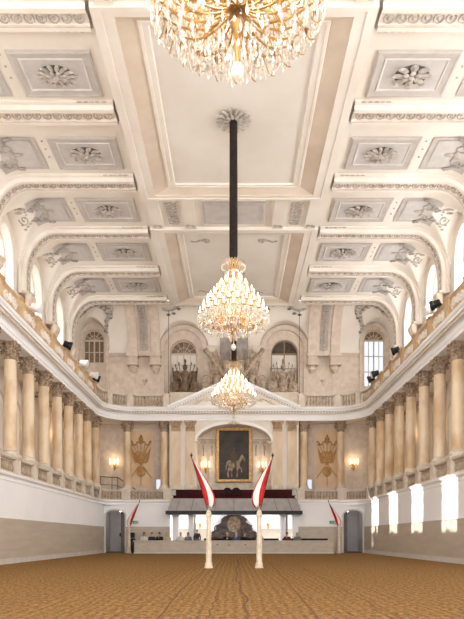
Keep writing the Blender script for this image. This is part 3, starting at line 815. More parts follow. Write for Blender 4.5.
# ------------------------------------------------------------------ columns
def leaf_pts(a, r0, z0, h, w, out):
    """acanthus leaf as a curled strip"""
    rows = []
    for i in range(6):
        f = i / 5; z = z0 + h * (f if f < .85 else .85 - (f - .85) * .8); r = r0 + out * f ** 2.2; ww = w * (1 - .55 * f ** 2) * (1 if i < 5 else .4)
        rows.append([((r - .02 * abs(q)) * math.cos(a) - q * ww * math.sin(a), (r - .02 * abs(q)) * math.sin(a) + q * ww * math.cos(a), z) for q in (-1, -.4, 0, .4, 1)])
    return rows
def capital_mesh(r, h):
    m = MB()
    m.lathe([(r, 0), (r * 1.08, .02), (r * 1.08, .05), (r * .98, .06), (r * 1.0, h * .5), (r * 1.25, h * .86)], 16)
    for k in range(8):
        a = 2 * PI * k / 8; m.grid(leaf_pts(a, r * 1.02, .05, h * .42, .1, .12)); m.grid(leaf_pts(a + PI / 8, r * 1.03, .06, h * .72, .1, .16))
        m.blob(((r + .12) * math.cos(a), (r + .12) * math.sin(a), .05 + h * .33), (.06, .06, .045), None, 6, 4)
        m.blob(((r + .16) * math.cos(a + PI / 8), (r + .16) * math.sin(a + PI / 8), .06 + h * .58), (.06, .06, .05), None, 6, 4)
    for k in range(4):
        a = PI / 4 + PI / 2 * k; T = Matrix.Rotation(a, 4, 'Z')
        m.tube([(r * 1.28 + x, 0, h * .78 + z) for x, z in spiral(0, 0, .1, 1.3, PI / 2, -1, 14)], .035, 5, T)
        m.tube([(r * 1.0, 0, h * .5), (r * 1.15, 0, h * .75), (r * 1.28, 0, h * .88)], .035, 5, T)
    R = r * 1.42; ab = []
    for k in range(4):
        a0 = PI / 4 + PI / 2 * k
        for f in (-.08, .08): ab.append((R * 1.3 * math.cos(a0 + f), R * 1.3 * math.sin(a0 + f)))
        am = a0 + PI / 4; ab.append((R * .88 * math.cos(am), R * .88 * math.sin(am)))
    n = len(ab); m.add([(x, y, h * .87) for x, y in ab] + [(x, y, h) for x, y in ab], [tuple(range(n))[::-1], tuple(range(n, 2 * n))] + [(i, (i + 1) % n, n + (i + 1) % n, n + i) for i in range(n)])
    return m
RC = .27
zb0 = 4.4
COL_BASE = make_data(MB().box(-.36, .36, -.36, .36, 0, .09).lathe([(.355, .09), (.37, .13), (.355, .17), (.31, .19), (.3, .22), (.325, .25), (.32, .28), (.28, .3)], 20), 'column_base', 'stone')
COL_SHAFT = make_data(MB().lathe([(RC + .01, .3), (RC, .36), (RC, 1.6), (RC * .965, 2.9), (RC * .9, 3.95), (RC * .93, 3.97), (RC * .93, 4.02), (RC * .88, 4.04)], 24), 'column_shaft', 'marble')
COL_CAP = make_data(capital_mesh(RC * .92, .74), 'capital', 'capital')
def column(x, y, label, group):
    t = thing('column', label, 'column', (x, y, zb0), group=group)
    kid(t, COL_BASE, 'column_base'); kid(t, COL_SHAFT, 'column_shaft'); c = kid(t, COL_CAP, 'capital'); c.location = (0, 0, 4.02)
    return t
CY = [22.8 + 2.2 * k for k in range(9)]
for s in (-1, 1):
    for i, y in enumerate(CY):
        column(s * 9.32, y, 'mottled marble column on the long gallery %s, %s from the end wall' % (SIDE[s], ORD[8 - i]), 'colonnade ' + SIDE[s])
    column(s * 7.45, 41.9, 'marble column between the corner sconce and the ochre trophy, %s corner' % SHORT[s], 'end wall columns')
    column(s * 4.87, 41.9, 'marble column beside the loge pilasters, next to the ochre trophy near the %s corner' % SHORT[s], 'end wall columns')
PIL = dict(b=make_data(MB().box(-.4, .4, -.05, .12, 0, .2).box(-.37, .37, -.03, .12, .2, .3), 'pilaster_base', 'stone'),
           s=make_data(MB().box(-.33, .33, 0, .12, .3, 4.1), 'pilaster_shaft', mat('pilaster_marble', (222, 204, 178), (206, 182, 150), 1.6, .4, stretch=(1, 1, .5))))
mcap = MB(); mcap.box(-.33, .33, -.01, .12, 0, .06); mcap.box(-.3, .3, .02, .12, .06, .62); mcap.box(-.42, .42, -.1, .12, .62, .74)
for row, n, z0, h in ((0, 4, .06, .26), (1, 3, .08, .46)):
    for k in range(n):
        u = (k - (n - 1) / 2) * .17; mcap.grid([[(u + q * .075 * (1 - .5 * f * f), .0 - .1 * f ** 2, z0 + h * min(f, .9)) for q in (-1, 0, 1)] for f in (0, .3, .6, .85, 1)])
        mcap.blob((u, -.1, z0 + h * .85), (.06, .04, .04), None, 6, 4)
for q in (-1, 1): mcap.tube([(a, -.06, b) for a, b in spiral(q * .3, .53, .1, 1.4, PI / 2, q)], .03, 5)
PIL['c'] = make_data(mcap, 'capital', mat('pilaster_capital', (196, 172, 144), (160, 134, 108), 6, .8))
for s in (-1, 1):
    for x, w_ in ((3.02, 'inner'), (4.02, 'outer')):
        t = thing('pilaster', '%s marble pilaster of the pair by the loge arch, toward the %s wall' % (w_, SHORT[s]), 'pilaster', (s * x, EC - .12, zb0), group='loge pilasters')
        kid(t, PIL['b'], 'pilaster_base'); kid(t, PIL['s'], 'pilaster_shaft'); c = kid(t, PIL['c'], 'capital'); c.location = (0, 0, 4.0)

# ------------------------------------------------------------------ balustrades
BALH = .52
def balus_data(h, name, m_='balus', r=.075):
    return make_data(MB().lathe([(r * .8, 0), (r * .8, h * .06), (r * .45, h * .12), (r * .9, h * .27), (r, h * .36), (r * .75, h * .55), (r * .45, h * .75), (r * .55, h * .8), (r * .4, h * .86), (r * .8, h * .93), (r * .8, h)], 8), name, m_)
BAL_LO = balus_data(.46, 'baluster'); BAL_END = balus_data(.66, 'baluster', 'balus', r=.085); BAL_UP = balus_data(.66, 'baluster', 'tan', r=.085)
def cut_path(path, a, b):
    """sub path between arc lengths a,b"""
    out = []; acc = 0
    for p, q in zip(path, path[1:]):
        L = math.hypot(q[0] - p[0], q[1] - p[1])
        def at(d): f = (d - acc) / L; return (p[0] + (q[0] - p[0]) * f, p[1] + (q[1] - p[1]) * f)
        if acc + L > a and acc < b:
            if not out: out.append(at(max(a, acc)))
            out.append(at(min(b, acc + L)))
        acc += L
    return out
def plen(p): return sum(math.hypot(q[0] - a[0], q[1] - a[1]) for a, q in zip(p, p[1:]))
def parapet(path, z0, h, label, group):
    mid = along(path, 1e9, plen(path) / 2)[0]
    t = thing('upper_parapet', label, 'parapet', (mid[0], mid[1], z0), group=group)
    loc = [(x - mid[0], y - mid[1]) for x, y in path]
    sweep_plan(loc, [(-.12, 0), (.12, 0), (.12, .12), (.07, .15), (.07, h - .14), (.14, h - .07), (.14, h), (-.14, h), (-.14, h - .07), (-.07, h - .14), (-.07, .15), (-.12, .12), (-.12, 0)]).build('parapet_slab', 'tan', t)
    L = plen(loc); sx = -1 if mid[0] > 0 else 1
    m = MB()
    for q in (-1, 1):
        m.tube([(loc[0][0] + sx * .09, a, .5 + b) for a, b in spiral(q * L * .22, 0, .22, 1.4, 0, q)], .045, 6)
        m.tube([(loc[0][0] + sx * .09, q * L * (.1 + .34 * f), .42 + .12 * math.sin(f * 8)) for f in [i / 12 for i in range(13)]], .04, 6)
    m.blob((loc[0][0] + sx * .09, 0, .52), (.07, .16, .2))
    m.build('scroll_relief', 'cream', t)
    return t
def balustrade(path, z0, h, bal, label, group, spacing, zb=.12, cap=.12, mt='stone'):
    mid = along(path, plen(path) / 2, plen(path) / 2 - 1e-4)[0]
    t = thing('balustrade', label, 'balustrade', (mid[0], mid[1], z0), group=group)
    loc = [(x - mid[0], y - mid[1]) for x, y in path]
    for nm, p in (('plinth', [(-.12, 0), (.12, 0), (.12, zb * .8), (.09, zb), (-.09, zb), (-.12, zb * .8), (-.12, 0)]),
                  ('hand_rail', [(-.1, h - cap), (.1, h - cap), (.14, h - cap * .6), (.14, h), (-.14, h), (-.14, h - cap * .6), (-.1, h - cap)])):
        sweep_plan(loc, p).build(nm, mt, t)
    L = plen(loc); n = max(2, int(L / spacing))
    for x, y, d in along(loc, L / n, L / n / 2):
        b = kid(t, bal, 'baluster'); b.location = (x, y, zb)
    return t
def pedestal(x, y, z0, h, rz, w, d, label, group, mt='stone'):
    t = thing('pedestal', label, 'pedestal', (x, y, z0), rz, group)
    m = MB().box(-w / 2, w / 2, -d / 2, d / 2, .1, h - .12); m.box(-w / 2 + .06, w / 2 - .06, -d / 2 - .015, d / 2 + .015, .2, h - .22); m.build('pedestal_die', mt, t)
    MB().box(-w / 2 - .04, w / 2 + .04, -d / 2 - .04, d / 2 + .04, 0, .1).build('pedestal_base', mt, t)
    m = MB().box(-w / 2 - .03, w / 2 + .03, -d / 2 - .03, d / 2 + .03, h - .12, h - .07).box(-w / 2 - .06, w / 2 + .06, -d / 2 - .06, d / 2 + .06, h - .07, h); m.build('pedestal_cap', mt, t)
    return t
for s in (-1, 1):
    path = half_path(W1 + .12, E1 + .12, 1.2, 4.5, s); total = plen(path)
    S = [y - Y0 for y in CY]                       # arc lengths of the side piers
    end0 = (total - (7.45 - 4.5)); 
    for i, y in enumerate(CY):
        pedestal(s * (W1 + .2), y, ZG, .8, 0, .5, .44, 'stone pier under the %s gallery column from the end wall, %s' % (ORD[8 - i], SIDE[s]), 'gallery piers ' + SIDE[s])
        if i < 8:
            balustrade(cut_path(path, S[i] + .24, S[i + 1] - .24), ZG, .76, BAL_LO, 'stone balustrade section %s, %s from the corner of the end wall' % (SIDE[s], ORD[8 - i]), 'gallery balustrades ' + SIDE[s], .19)
    balustrade(cut_path(path, S[8] + .24, end0 - .28), ZG, .76, BAL_LO, 'curved stone balustrade section in the gallery corner above the %s doorway' % ('exit' if s < 0 else 'sunlit'), 'end gallery balustrades', .2)
    balustrade(cut_path(path, end0 + .28, total - .3), ZG, .76, BAL_LO, 'straight stone balustrade section under the ochre trophy near the %s corner' % SHORT[s], 'end gallery balustrades', .2)
    pedestal(s * 7.45, E1 + .2, ZG, .8, 0, .62, .44, 'stone pier under the end wall column near the %s corner' % SHORT[s], 'end gallery piers')
    pedestal(s * 4.62, E1 + .2, ZG, .8, 0, .5, .44, 'stone pier where the end balustrade meets the red loge, %s side' % SHORT[s], 'end gallery piers')
    # upper balustrade
    path = half_path(W1 - .05, 41.45, 2.25, 4.62, s); total = plen(path)
    US = [20.4 + 2.21 * k - Y0 for k in range(9)]; 
    for i in range(8):
        parapet(cut_path(path, US[i] + .18, US[i + 1] - .18), ZU, .92, 'tan upper gallery parapet with scrolls %s, %s before the corner curve' % (SIDE[s], ORD[7 - i]), 'upper parapets ' + SIDE[s])
    for i, a in enumerate(US):
        pedestal(s * (W1 - .05), a + Y0, ZU, .96, 0, .34, .44, 'upper gallery balustrade pier %s, %s before the corner curve' % (SIDE[s], ORD[8 - i]), 'upper piers ' + SIDE[s], 'tan')
    cuts = [US[8], US[8] + 2.6, total - 2.55, total - .05]
    nm = ['curved upper balustrade section next to the long gallery', 'curved upper balustrade section at the turn', 'upper balustrade section beside the pediment']
    for i in range(3):
        balustrade(cut_path(path, cuts[i] + .29, cuts[i + 1] - .29), ZU, .92, BAL_END, nm[i] + ', %s corner' % SHORT[s], 'upper balustrades on the end wall', .2)
    nm = ['upper pier in the curve of the balustrade', 'upper pier where the curve meets the end wall', 'upper pier against the pediment foot']
    for i in range(1, 4):
        x, y, d = along(path, 1e9, cuts[i] - 1e-3)[0]
        pedestal(x, y, ZU, .96, math.atan2(d.y, d.x), .4, .36, nm[i - 1] + ', %s corner' % SHORT[s], 'upper end piers')
# ------------------------------------------------------------------ chandeliers
CB = 8.33    # underside of the crystals
TIERS = [(1.3, 1.15, 24), (1.16, 1.42, 22), (.97, 1.7, 19), (.75, 1.98, 15), (.52, 2.25, 12), (.3, 2.5, 8)]
def arm_mesh(r, z):
    m = MB(); pts = []
    for i in range(13):
        f = i / 12; pts.append((.07 + (r - .07) * f, 0, z - .12 - .3 * math.sin(PI * f * 1.0) * (1 - .25 * f) + .1 * f - (.1 * (1 - f))))
    m.tube(pts, .016, 6)
    m.tube([(r * .55 + a, 0, z - .3 + b) for a, b in spiral(0, 0, .13, 1.2, PI, 1, 14)], .011, 5)
    m.tube([(r * (.7 + .3 * i / 10), .1 * math.sin(i / 10 * PI), z - .25 + .14 * math.sin(i / 10 * 5)) for i in range(11)], .01, 5)
    m.lathe([(.015, z - .12), (.03, z - .06), (.025, z - .03), (.085, z - .015), (.09, z)], 10, Tm((r, 0, 0)))
    return m
def candle_mesh(r, z):
    m = MB(); m.lathe([(.016, z), (.016, z + .1), (.024, z + .13), (.025, z + .17), (.014, z + .22), (.003, z + .26)], 8, Tm((r, 0, 0))); return m
ARM = [make_data(arm_mesh(r, z), 'arm', 'gold') for r, z, n in TIERS]
CAN = [make_data(candle_mesh(r, z), 'candle_bulb', 'bulb') for r, z, n in TIERS]
def drop(m, p, L, w):
    x, y, z = p; k = 5; vs = [(x, y, z), (x, y, z - L)]
    a0 = random.random() * 6
    vs += [(x + w * math.cos(a0 + 2 * PI * i / k), y + w * math.sin(a0 + 2 * PI * i / k), z - L * .66) for i in range(k)]
    m.add(vs, [(0, 2 + i, 2 + (i + 1) % k) for i in range(k)] + [(1, 2 + (i + 1) % k, 2 + i) for i in range(k)])
def bead(m, p, r):
    x, y, z = p; m.add([(x + r, y, z), (x, y + r, z), (x - r, y, z), (x, y - r, z), (x, y, z + r), (x, y, z - r)], [(0, 1, 4), (1, 2, 4), (2, 3, 4), (3, 0, 4), (1, 0, 5), (2, 1, 5), (3, 2, 5), (0, 3, 5)])
random.seed(11)
mc = MB()
for r, z, n in TIERS:
    for k in range(n):
        a = 2 * PI * k / n; cx, cy = r * math.cos(a), r * math.sin(a)
        for q in range(7):
            b = 2 * PI * q / 7; drop(mc, (cx + .085 * math.cos(b), cy + .085 * math.sin(b), z - .01), .15 + .07 * random.random(), .02)
        a2 = a + 2 * PI / n
        for q in range(1, 8):       # swags between neighbours
            f = q / 8; an = a + (a2 - a) * f; bead(mc, (r * math.cos(an), r * math.sin(an), z - .05 - .16 * math.sin(PI * f)), .018)
        am = a + PI / n
        drop(mc, (r * math.cos(am), r * math.sin(am), z - .2), .2, .03)
for (r0, z0, n0), (r1, z1, n1) in zip(TIERS, TIERS[1:]):   # strings from tier to tier
    for k in range(26):
        a = 2 * PI * random.random()
        for q in range(9):
            f = q / 8; r = r0 + (r1 - r0) * f; z = z0 + (z1 - z0) * f - .12 * math.sin(PI * f)
            bead(mc, (r * .97 * math.cos(a), r * .97 * math.sin(a), z), .018)
for ring, (r, z, n, L, w) in enumerate(((1.36, 1.12, 110, .26, .03), (1.34, 1.0, 100, .26, .03), (1.24, .95, 90, .28, .032), (1.08, .88, 76, .28, .034), (.9, .82, 60, .28, .036), (.7, .76, 46, .28, .036), (.48, .7, 32, .3, .036), (.28, .6, 18, .3, .036), (.12, .45, 8, .3, .036))):
    for k in range(n):
        a = 2 * PI * k / n + ring; drop(mc, (r * math.cos(a), r * math.sin(a), z + .16 * (random.random() - .5)), L * (.35 + .55 * random.random()), w * (.7 + .6 * random.random()))
        if k % 2 == 0: bead(mc, (r * math.cos(a), r * math.sin(a), z + .04), .026)
for k in range(1700):                     # drops scattered through the body
    f = random.random(); i = min(4, int(f * 5)); g = f * 5 - i
    r = (TIERS[i][0] * (1 - g) + TIERS[i + 1][0] * g) * (.6 + .46 * math.sqrt(random.random())); z = TIERS[i][1] * (1 - g) + TIERS[i + 1][1] * g
    a = 2 * PI * random.random(); drop(mc, (r * math.cos(a), r * math.sin(a), z - .25 * random.random()), .08 + .1 * random.random(), .022)
CRY = make_data(mc, 'crystal_drops', 'crystal', False)
mg = MB(); mg.lathe([(.02, .1), (.04, .3), (.09, .38), (.05, .46), (.07, .6), (.12, .7), (.07, .8), (.05, 1.2), (.1, 1.35), (.05, 1.5), (.04, 2.5), (.09, 2.62), (.05, 2.75)], 12)
STEM = make_data(mg, 'stem', 'gold')
mcr = MB()
for k in range(14):
    a = 2 * PI * k / 14; T = Matrix.Rotation(a, 4, 'Z')
    mcr.tube([(.12, 0, 2.7), (.2, 0, 2.95), (.34, 0, 3.22), (.44, 0, 3.2), (.46, 0, 3.1)], .012, 5, T)
    mcr.tube([(.07, 0, 2.7), (.1, 0, 2.95), (.22, 0, 3.32), (.3, 0, 3.28)], .012, 5, T)
CROWN = make_data(mcr, 'crown_hoop', 'gold')
mcd = MB()
for k in range(28):
    a = 2 * PI * k / 28
    for r, z in ((.46, 3.1), (.3, 3.26), (.2, 2.95)): drop(mcd, (r * math.cos(a), r * math.sin(a), z), .15, .02)
    for q in range(8): bead(mcd, ((.42 - .02 * q) * math.cos(a), (.42 - .02 * q) * math.sin(a), 3.05 - .05 * q), .014)
CRDROP = make_data(mcd, 'crown_drops', 'crystal', False)
BALL = make_data(MB().blob((0, 0, -.02), (.1, .1, .13), None, 12, 8), 'glass_ball', 'crystal')
TOP = 17.03 - CB
SLEEVE = make_data(MB().lathe([(.05, 2.7), (.07, 2.9), (.1, 3.2), (.16, 3.5), (.15, TOP)], 14), 'rod_sleeve', 'sleeve')
CANOPY = make_data(rosette_mesh(14, 9, 5), 'ceiling_rose', 'orn')
def chandelier(x, y, label):
    t = thing('chandelier', label, 'chandelier', (x, y, CB), group='crystal chandeliers down the middle of the hall')
    kid(t, STEM, 'stem'); kid(t, BALL, 'glass_ball')
    c = kid(t, CRY, 'crystal_drops'); c['kind'] = 'stuff'; kid(t, SLEEVE, 'rod_sleeve')
    c = kid(t, CANOPY, 'ceiling_rose'); c.location = (0, 0, TOP); c.scale = (1.25, 1.25, 1)
    h = kid(t, CROWN, 'crown_hoop'); d = kid(h, CRDROP, 'crown_drops'); d['kind'] = 'stuff'
    for (r, z, n), am, ca in zip(TIERS, ARM, CAN):
        for k in range(n):
            o = kid(t, am, 'arm'); o.rotation_euler = (0, 0, 2 * PI * k / n); kid(o, ca, 'candle_bulb')
    for z, p in ((1.3, CH1), (2.2, CH2)):
        l = bpy.data.lights.new('chandelier_light', 'POINT'); l.energy = p; l.color = (1, .93, .83); l.shadow_soft_size = .5
        o = bpy.data.objects.new('chandelier_light', l); C.objects.link(o); o.parent = t; o.location = (0, 0, z)
    return t
chandelier(.05, 9.35, 'huge crystal chandelier seen from below, cut off by the top of the photo')
chandelier(-.02, 22.9, 'lit crystal chandelier hanging on a long dark rod, middle of the three')
chandelier(.0, 36.1, 'lit crystal chandelier hanging before the pediment, smallest of the three')

# thin cables before the end wall
for s in (-1, 1):
    m = MB(); m.tube([(0, 0, 0), (0, 0, 6.0)], .018, 6)
    t = thing('hanging_cable', 'thin dark cable hanging from the vault down to the pediment foot, %s side' % SHORT[s], 'cable', (s * 4.5, 41.3, ZU + .95), group='thin hanging cables')
    m.build('cable_wire', 'iron', t); MB().lathe([(.03, -.02), (.06, 0), (.06, .08), (.02, .12)], 8).build('cable_anchor', 'iron', t)

# ------------------------------------------------------------------ wall lamps
SC_PLATE = make_data(MB().blob((0, -.03, 0), (.1, .04, .2), None, 10, 6).tube([(0, -.04, -.05), (0, -.2, -.18), (0, -.3, -.05), (0, -.3, .05)], .022, 6).lathe([(.02, -.32), (.07, -.22), (.03, -.15)], 8, Tm((0, -.12, 0))), 'back_plate', 'gold')
def sarm(u):
    m = MB(); m.tube([(0, -.1, -.1), (u * .4, -.2, -.2), (u * .9, -.25, -.12), (u, -.26, .05)], .016, 6); m.lathe([(.02, .05), (.06, .07), (.07, .09)], 8, Tm((u, -.26, 0))); return make_data(m, 'branch', 'gold')
SARM = {u: sarm(u) for u in (-.26, 0.02, .26)}
def sflame(u): return make_data(MB().lathe([(.02, .09), (.022, .24), (.05, .3), (.055, .38), (.02, .5)], 8, Tm((u, -.26, 0))), 'candle_bulb', 'flame')
SFL = {u: sflame(u) for u in SARM}
def sconce(x, y, z, rz, label, power=13):
    t = thing('wall_sconce', label, 'wall lamp', (x, y, z), rz, 'three-armed wall sconces')
    kid(t, SC_PLATE, 'back_plate')
    for u in SARM: b = kid(t, SARM[u], 'branch'); kid(b, SFL[u], 'candle_bulb')
    l = bpy.data.lights.new('sconce_light', 'POINT'); l.energy = power; l.color = (1, .78, .5); l.shadow_soft_size = .12
    o = bpy.data.objects.new('sconce_light', l); C.objects.link(o); o.parent = t; o.location = (0, -.38, .42)
for s in (-1, 1):
    sconce(s * 8.5, E2 - .02, 6.15, 0, 'lit wall sconce in the gallery corner near the ochre trophy, %s side' % SHORT[s])
    sconce(s * 2.0, EC + .84, 5.9, 0, 'lit wall sconce beside the dark painting in the loge arch, %s side' % SHORT[s], 8)
    sconce(s * (W2 - .13), 31.6, 6.35, -s * PI / 2, 'lit wall sconce between the long gallery columns %s' % SIDE[s], 14)
    sconce(s * (W2 - .13), 36.4, 6.9, -s * PI / 2, 'small lit wall sconce farther along the gallery %s' % SIDE[s], 14)
    sconce(s * 2.5, 43.95, 2.0, 0, 'lit wall sconce under the red loge beside the carved overmantel, %s side' % SHORT[s], 6)

# ------------------------------------------------------------------ painting
t = thing('framed_painting', 'large dark oil painting in a gilt frame, pale horse with rider, in the loge arch', 'painting', (0, EC + .86, 4.98))
m = MB()
def frame_ring(m, hx, z0, z1, prof):
    vs = []; fs = []
    for ins, d in prof: vs += [(-hx + ins, d, z0 + ins), (hx - ins, d, z0 + ins), (hx - ins, d, z1 - ins), (-hx + ins, d, z1 - ins)]
    for k in range(len(prof) - 1):
        for i in range(4): j = (i + 1) % 4; fs.append((k * 4 + i, k * 4 + j, k * 4 + 4 + j, k * 4 + 4 + i))
    m.add(vs, fs)
frame_ring(m, 1.26, 0, 3.86, [(0, .1), (0, -.06), (.05, -.1), (.12, -.08), (.15, -.05), (.2, -.03), (.2, .02)]); m.build('picture_frame', 'frame', t)
MB().box(-1.08, 1.08, -.0, .06, .18, 3.68).build('painted_canvas', 'canvas', t)
cn = [o for o in t.children if o.name.startswith('painted_canvas')][0]
Pp = lambda u, w, z: (u, w, z)
horse = [(-.62, 1.5), (-.74, 1.1), (-.68, .8), (-.58, 1.15), (-.5, 1.25), (-.5, 1.0), (-.6, .75), (-.54, .35), (-.44, .35), (-.46, .72), (-.32, .95), (-.26, .7), (-.24, .38), (-.14, .38), (-.14, .75), (-.08, .98), (.2, 1.02), (.24, .75), (.2, .35), (.3, .35), (.34, .8), (.44, 1.0), (.6, .9), (.62, .68), (.7, .68), (.7, .98), (.5, 1.12), (.52, 1.3), (.62, 1.55), (.76, 1.62), (.94, 1.46), (1.0, 1.56), (.86, 1.82), (.72, 1.98), (.6, 1.9), (.42, 1.62), (.2, 1.5), (-.1, 1.46), (-.4, 1.56)]
m = MB(); m.prism([(u * .82, z) for u, z in horse], -.012, .0, Pp); m.build('painted_horse', 'pale', cn)
m = MB(); m.prism([(-.22, 1.42), (.02, 1.42), (.06, 1.0), (.2, .96), (.16, 1.5), (.16, 1.75), (.36, 1.72), (.36, 1.8), (.16, 2.0), (.08, 2.2), (-.12, 2.2), (-.24, 1.9)], -.02, -.012, Pp); m.blob((0, -.016, 2.33), (.1, .012, .13)); m.build('painted_rider', 'brownp', cn)

# ------------------------------------------------------------------ ochre trophies
def rod(m, a, b, r=.03, d=-.08): m.tube([(a[0], d, a[1]), (b[0], d, b[1])], r, 6)
for s in (-1, 1):
    t = thing('wall_trophy', 'ochre relief trophy of arms on the panel near the %s corner' % SHORT[s], 'relief', (s * 6.62, E2 - .04, 4.75), group='ochre wall trophies')
    m = MB()
    for a, b in (((-.75, .55), (.5, 2.3)), ((.75, .55), (-.5, 2.3)), ((-.6, .75), (.35, 2.1)), ((.6, .75), (-.35, 2.1)), ((0, .0), (0, 3.5))): rod(m, a, b)
    m.build('crossed_spears', 'trophy', t)
    m = MB(); m.blob((0, -.07, 2.0), (.34, .09, .45), None, 14, 8); m.blob((.06, -.12, 1.95), (.2, .07, .28), None, 10, 6); m.blob((-.22, -.11, 2.25), (.2, .06, .22), None, 10, 6); m.blob((.25, -.1, 2.2), (.16, .06, .3)); m.build('cuirass', 'trophy', t)
    for q in (-1, 1):
        m = MB(); m.prism([(q * .18, 1.6), (q * .44, 1.62), (q * .56, 2.0), (q * .7, 2.75), (q * .56, 2.5), (q * .36, 2.2), (q * .2, 2.4)], -.1, -.03, Pp); m.prism([(q * .36, 1.75), (q * .46, 1.85), (q * .58, 2.45), (q * .48, 2.3)], -.13, -.1, Pp); m.build('draped_flag', 'trophy', t)
    m = MB(); m.blob((0, -.07, 1.0), (.3, .08, .36), None, 14, 8); m.tube([(.27 * math.cos(2 * PI * i / 16), -.12, 1.0 + .33 * math.sin(2 * PI * i / 16)) for i in range(17)], .03, 5); m.blob((0, -.13, 1.0), (.1, .05, .1)); m.build('round_shield', 'trophy', t)
    m = MB(); m.blob((0, -.1, 3.3), (.17, .1, .22), None, 10, 7); m.blob((0, -.08, 3.52), (.08, .06, .12)); m.box(-.16, .16, -.14, -.02, 3.02, 3.12); m.build('helmet', 'trophy', t)
    for q in (-1, 1):
        m = MB(); m.tube([(q * (.1 + .65 * f), -.06, 3.02 + .14 * math.sin(f * 9)) for f in [i / 14 for i in range(15)]], [.045] * 10 + [.04, .05, .06, .05, .03], 6)
        m.tube([(q * (.6 + a), -.06, 2.95 + b) for a, b in spiral(0, 0, .12, 1.2, 0, q)], .022, 5); rod(m, (q * .3, 2.4), (q * .62, 2.98), .025); rod(m, (q * .2, 2.5), (q * .3, 3.0), .025); m.build('ribbon', 'trophy', t)
    # little lit panel leaning behind the balustrade
    b = thing('lit_panel', 'small upright lit panel behind the balustrade at the foot of the %s trophy' % SHORT[s], 'screen', (s * 5.25, E1 + .5, ZG), group='small lit panels')
    MB().box(-.2, .2, -.02, .04, 0, 1.55).build('panel_case', 'stone', b); MB().box(-.17, .17, -.028, -.02, .85, 1.5).build('screen', 'screen', b)

# ------------------------------------------------------------------ pediment and its sculpture
HP, ZP, ZA = 4.55, ZU + .02, 12.05
t = thing('pediment', 'white triangular pediment with dentils over the loge arch', 'pediment', (0, 41.1, ZP))
m = MB(); m.prism([(-HP + .2, 0), (HP - .2, 0), (0, ZA - ZP - .25)], .15, .6, Pp); m.build('tympanum', 'cream', t)
L = math.hypot(HP, ZA - ZP); ang = math.atan2(ZA - ZP, HP)
for s in (-1, 1):
    T = Matrix.Translation((-s * HP, 0, 0)) @ Matrix.Rotation(0 if s > 0 else PI, 4, 'Z') @ Matrix.Rotation(-ang, 4, 'Y')
    m = MB()
    for z0, z1, y0 in ((-.3, -.2, .06), (-.2, -.12, -.06), (-.12, -.02, -.2), (-.02, .04, -.24)):
        if s > 0: m.box(0, L, y0, .6, z0, z1, T)
        else: m.box(0, L, -.6, -y0, z0, z1, T)
    rc = m.build('raking_cornice', 'white', t)
    m = MB()
    for i in range(24):
        a = .25 + i * (L - .4) / 24
        if s > 0: m.box(a, a + .1, -.04, .08, -.29, -.19, T)
        else: m.box(a, a + .1, -.08, .04, -.29, -.19, T)
    m.build('dentils', 'fascia', rc)
MB().box(-HP, HP, -.0, .6, -.02, .08).build('base_ledge', 'white', t)
m = MB()
for s in (-1, 1):
    m.tube([(s * (.6 + 2.2 * f), .1, .75 - .45 * f + .1 * math.sin(f * 12)) for f in [i / 24 for i in range(25)]], .05, 6)
    for i in range(4): m.tube([(s * (.7 + i * .6) + a, .1, .75 - i * .12 + b) for a, b in spiral(0, 0, .22 - .03 * i, 1.4, i, s)], .035, 5)
m.blob((0, .1, .85), (.45, .12, .5), None, 12, 8)
m.build('tympanum_scroll', 'stone', t)

def helmet(m, c, r):
    m.blob(c, (r, r, r * 1.15)); m.blob((c[0], c[1] + .02, c[2] + r * 1.1), (r * .3, r * .9, r * .5)); m.box(c[0] - r * .9, c[0] + r * .9, c[1] - r * 1.15, c[1] - r * .5, c[2] - r * .15, c[2] + r * .05)
def torso(m, c, h):
    x, y, z = c
    m.lathe([(.26 * h, 0), (.3 * h, .1 * h), (.2 * h, .35 * h), (.27 * h, .6 * h), (.32 * h, .85 * h), (.22 * h, 1.0 * h), (.1 * h, 1.06 * h)], 12, Tm((x, y, z), s=(1, .75, 1)))
    for s in (-1, 1): m.tube([(x + s * .28 * h, y, z + .88 * h), (x + s * .42 * h, y - .05, z + .65 * h), (x + s * .36 * h, y - .15, z + .42 * h)], [.1 * h, .09 * h, .06 * h], 8)
    for k in range(9): m.blob((x + (k - 4) * .065 * h, y - .17 * h, z - .02), (.045 * h, .05, .16 * h), None, 6, 5)
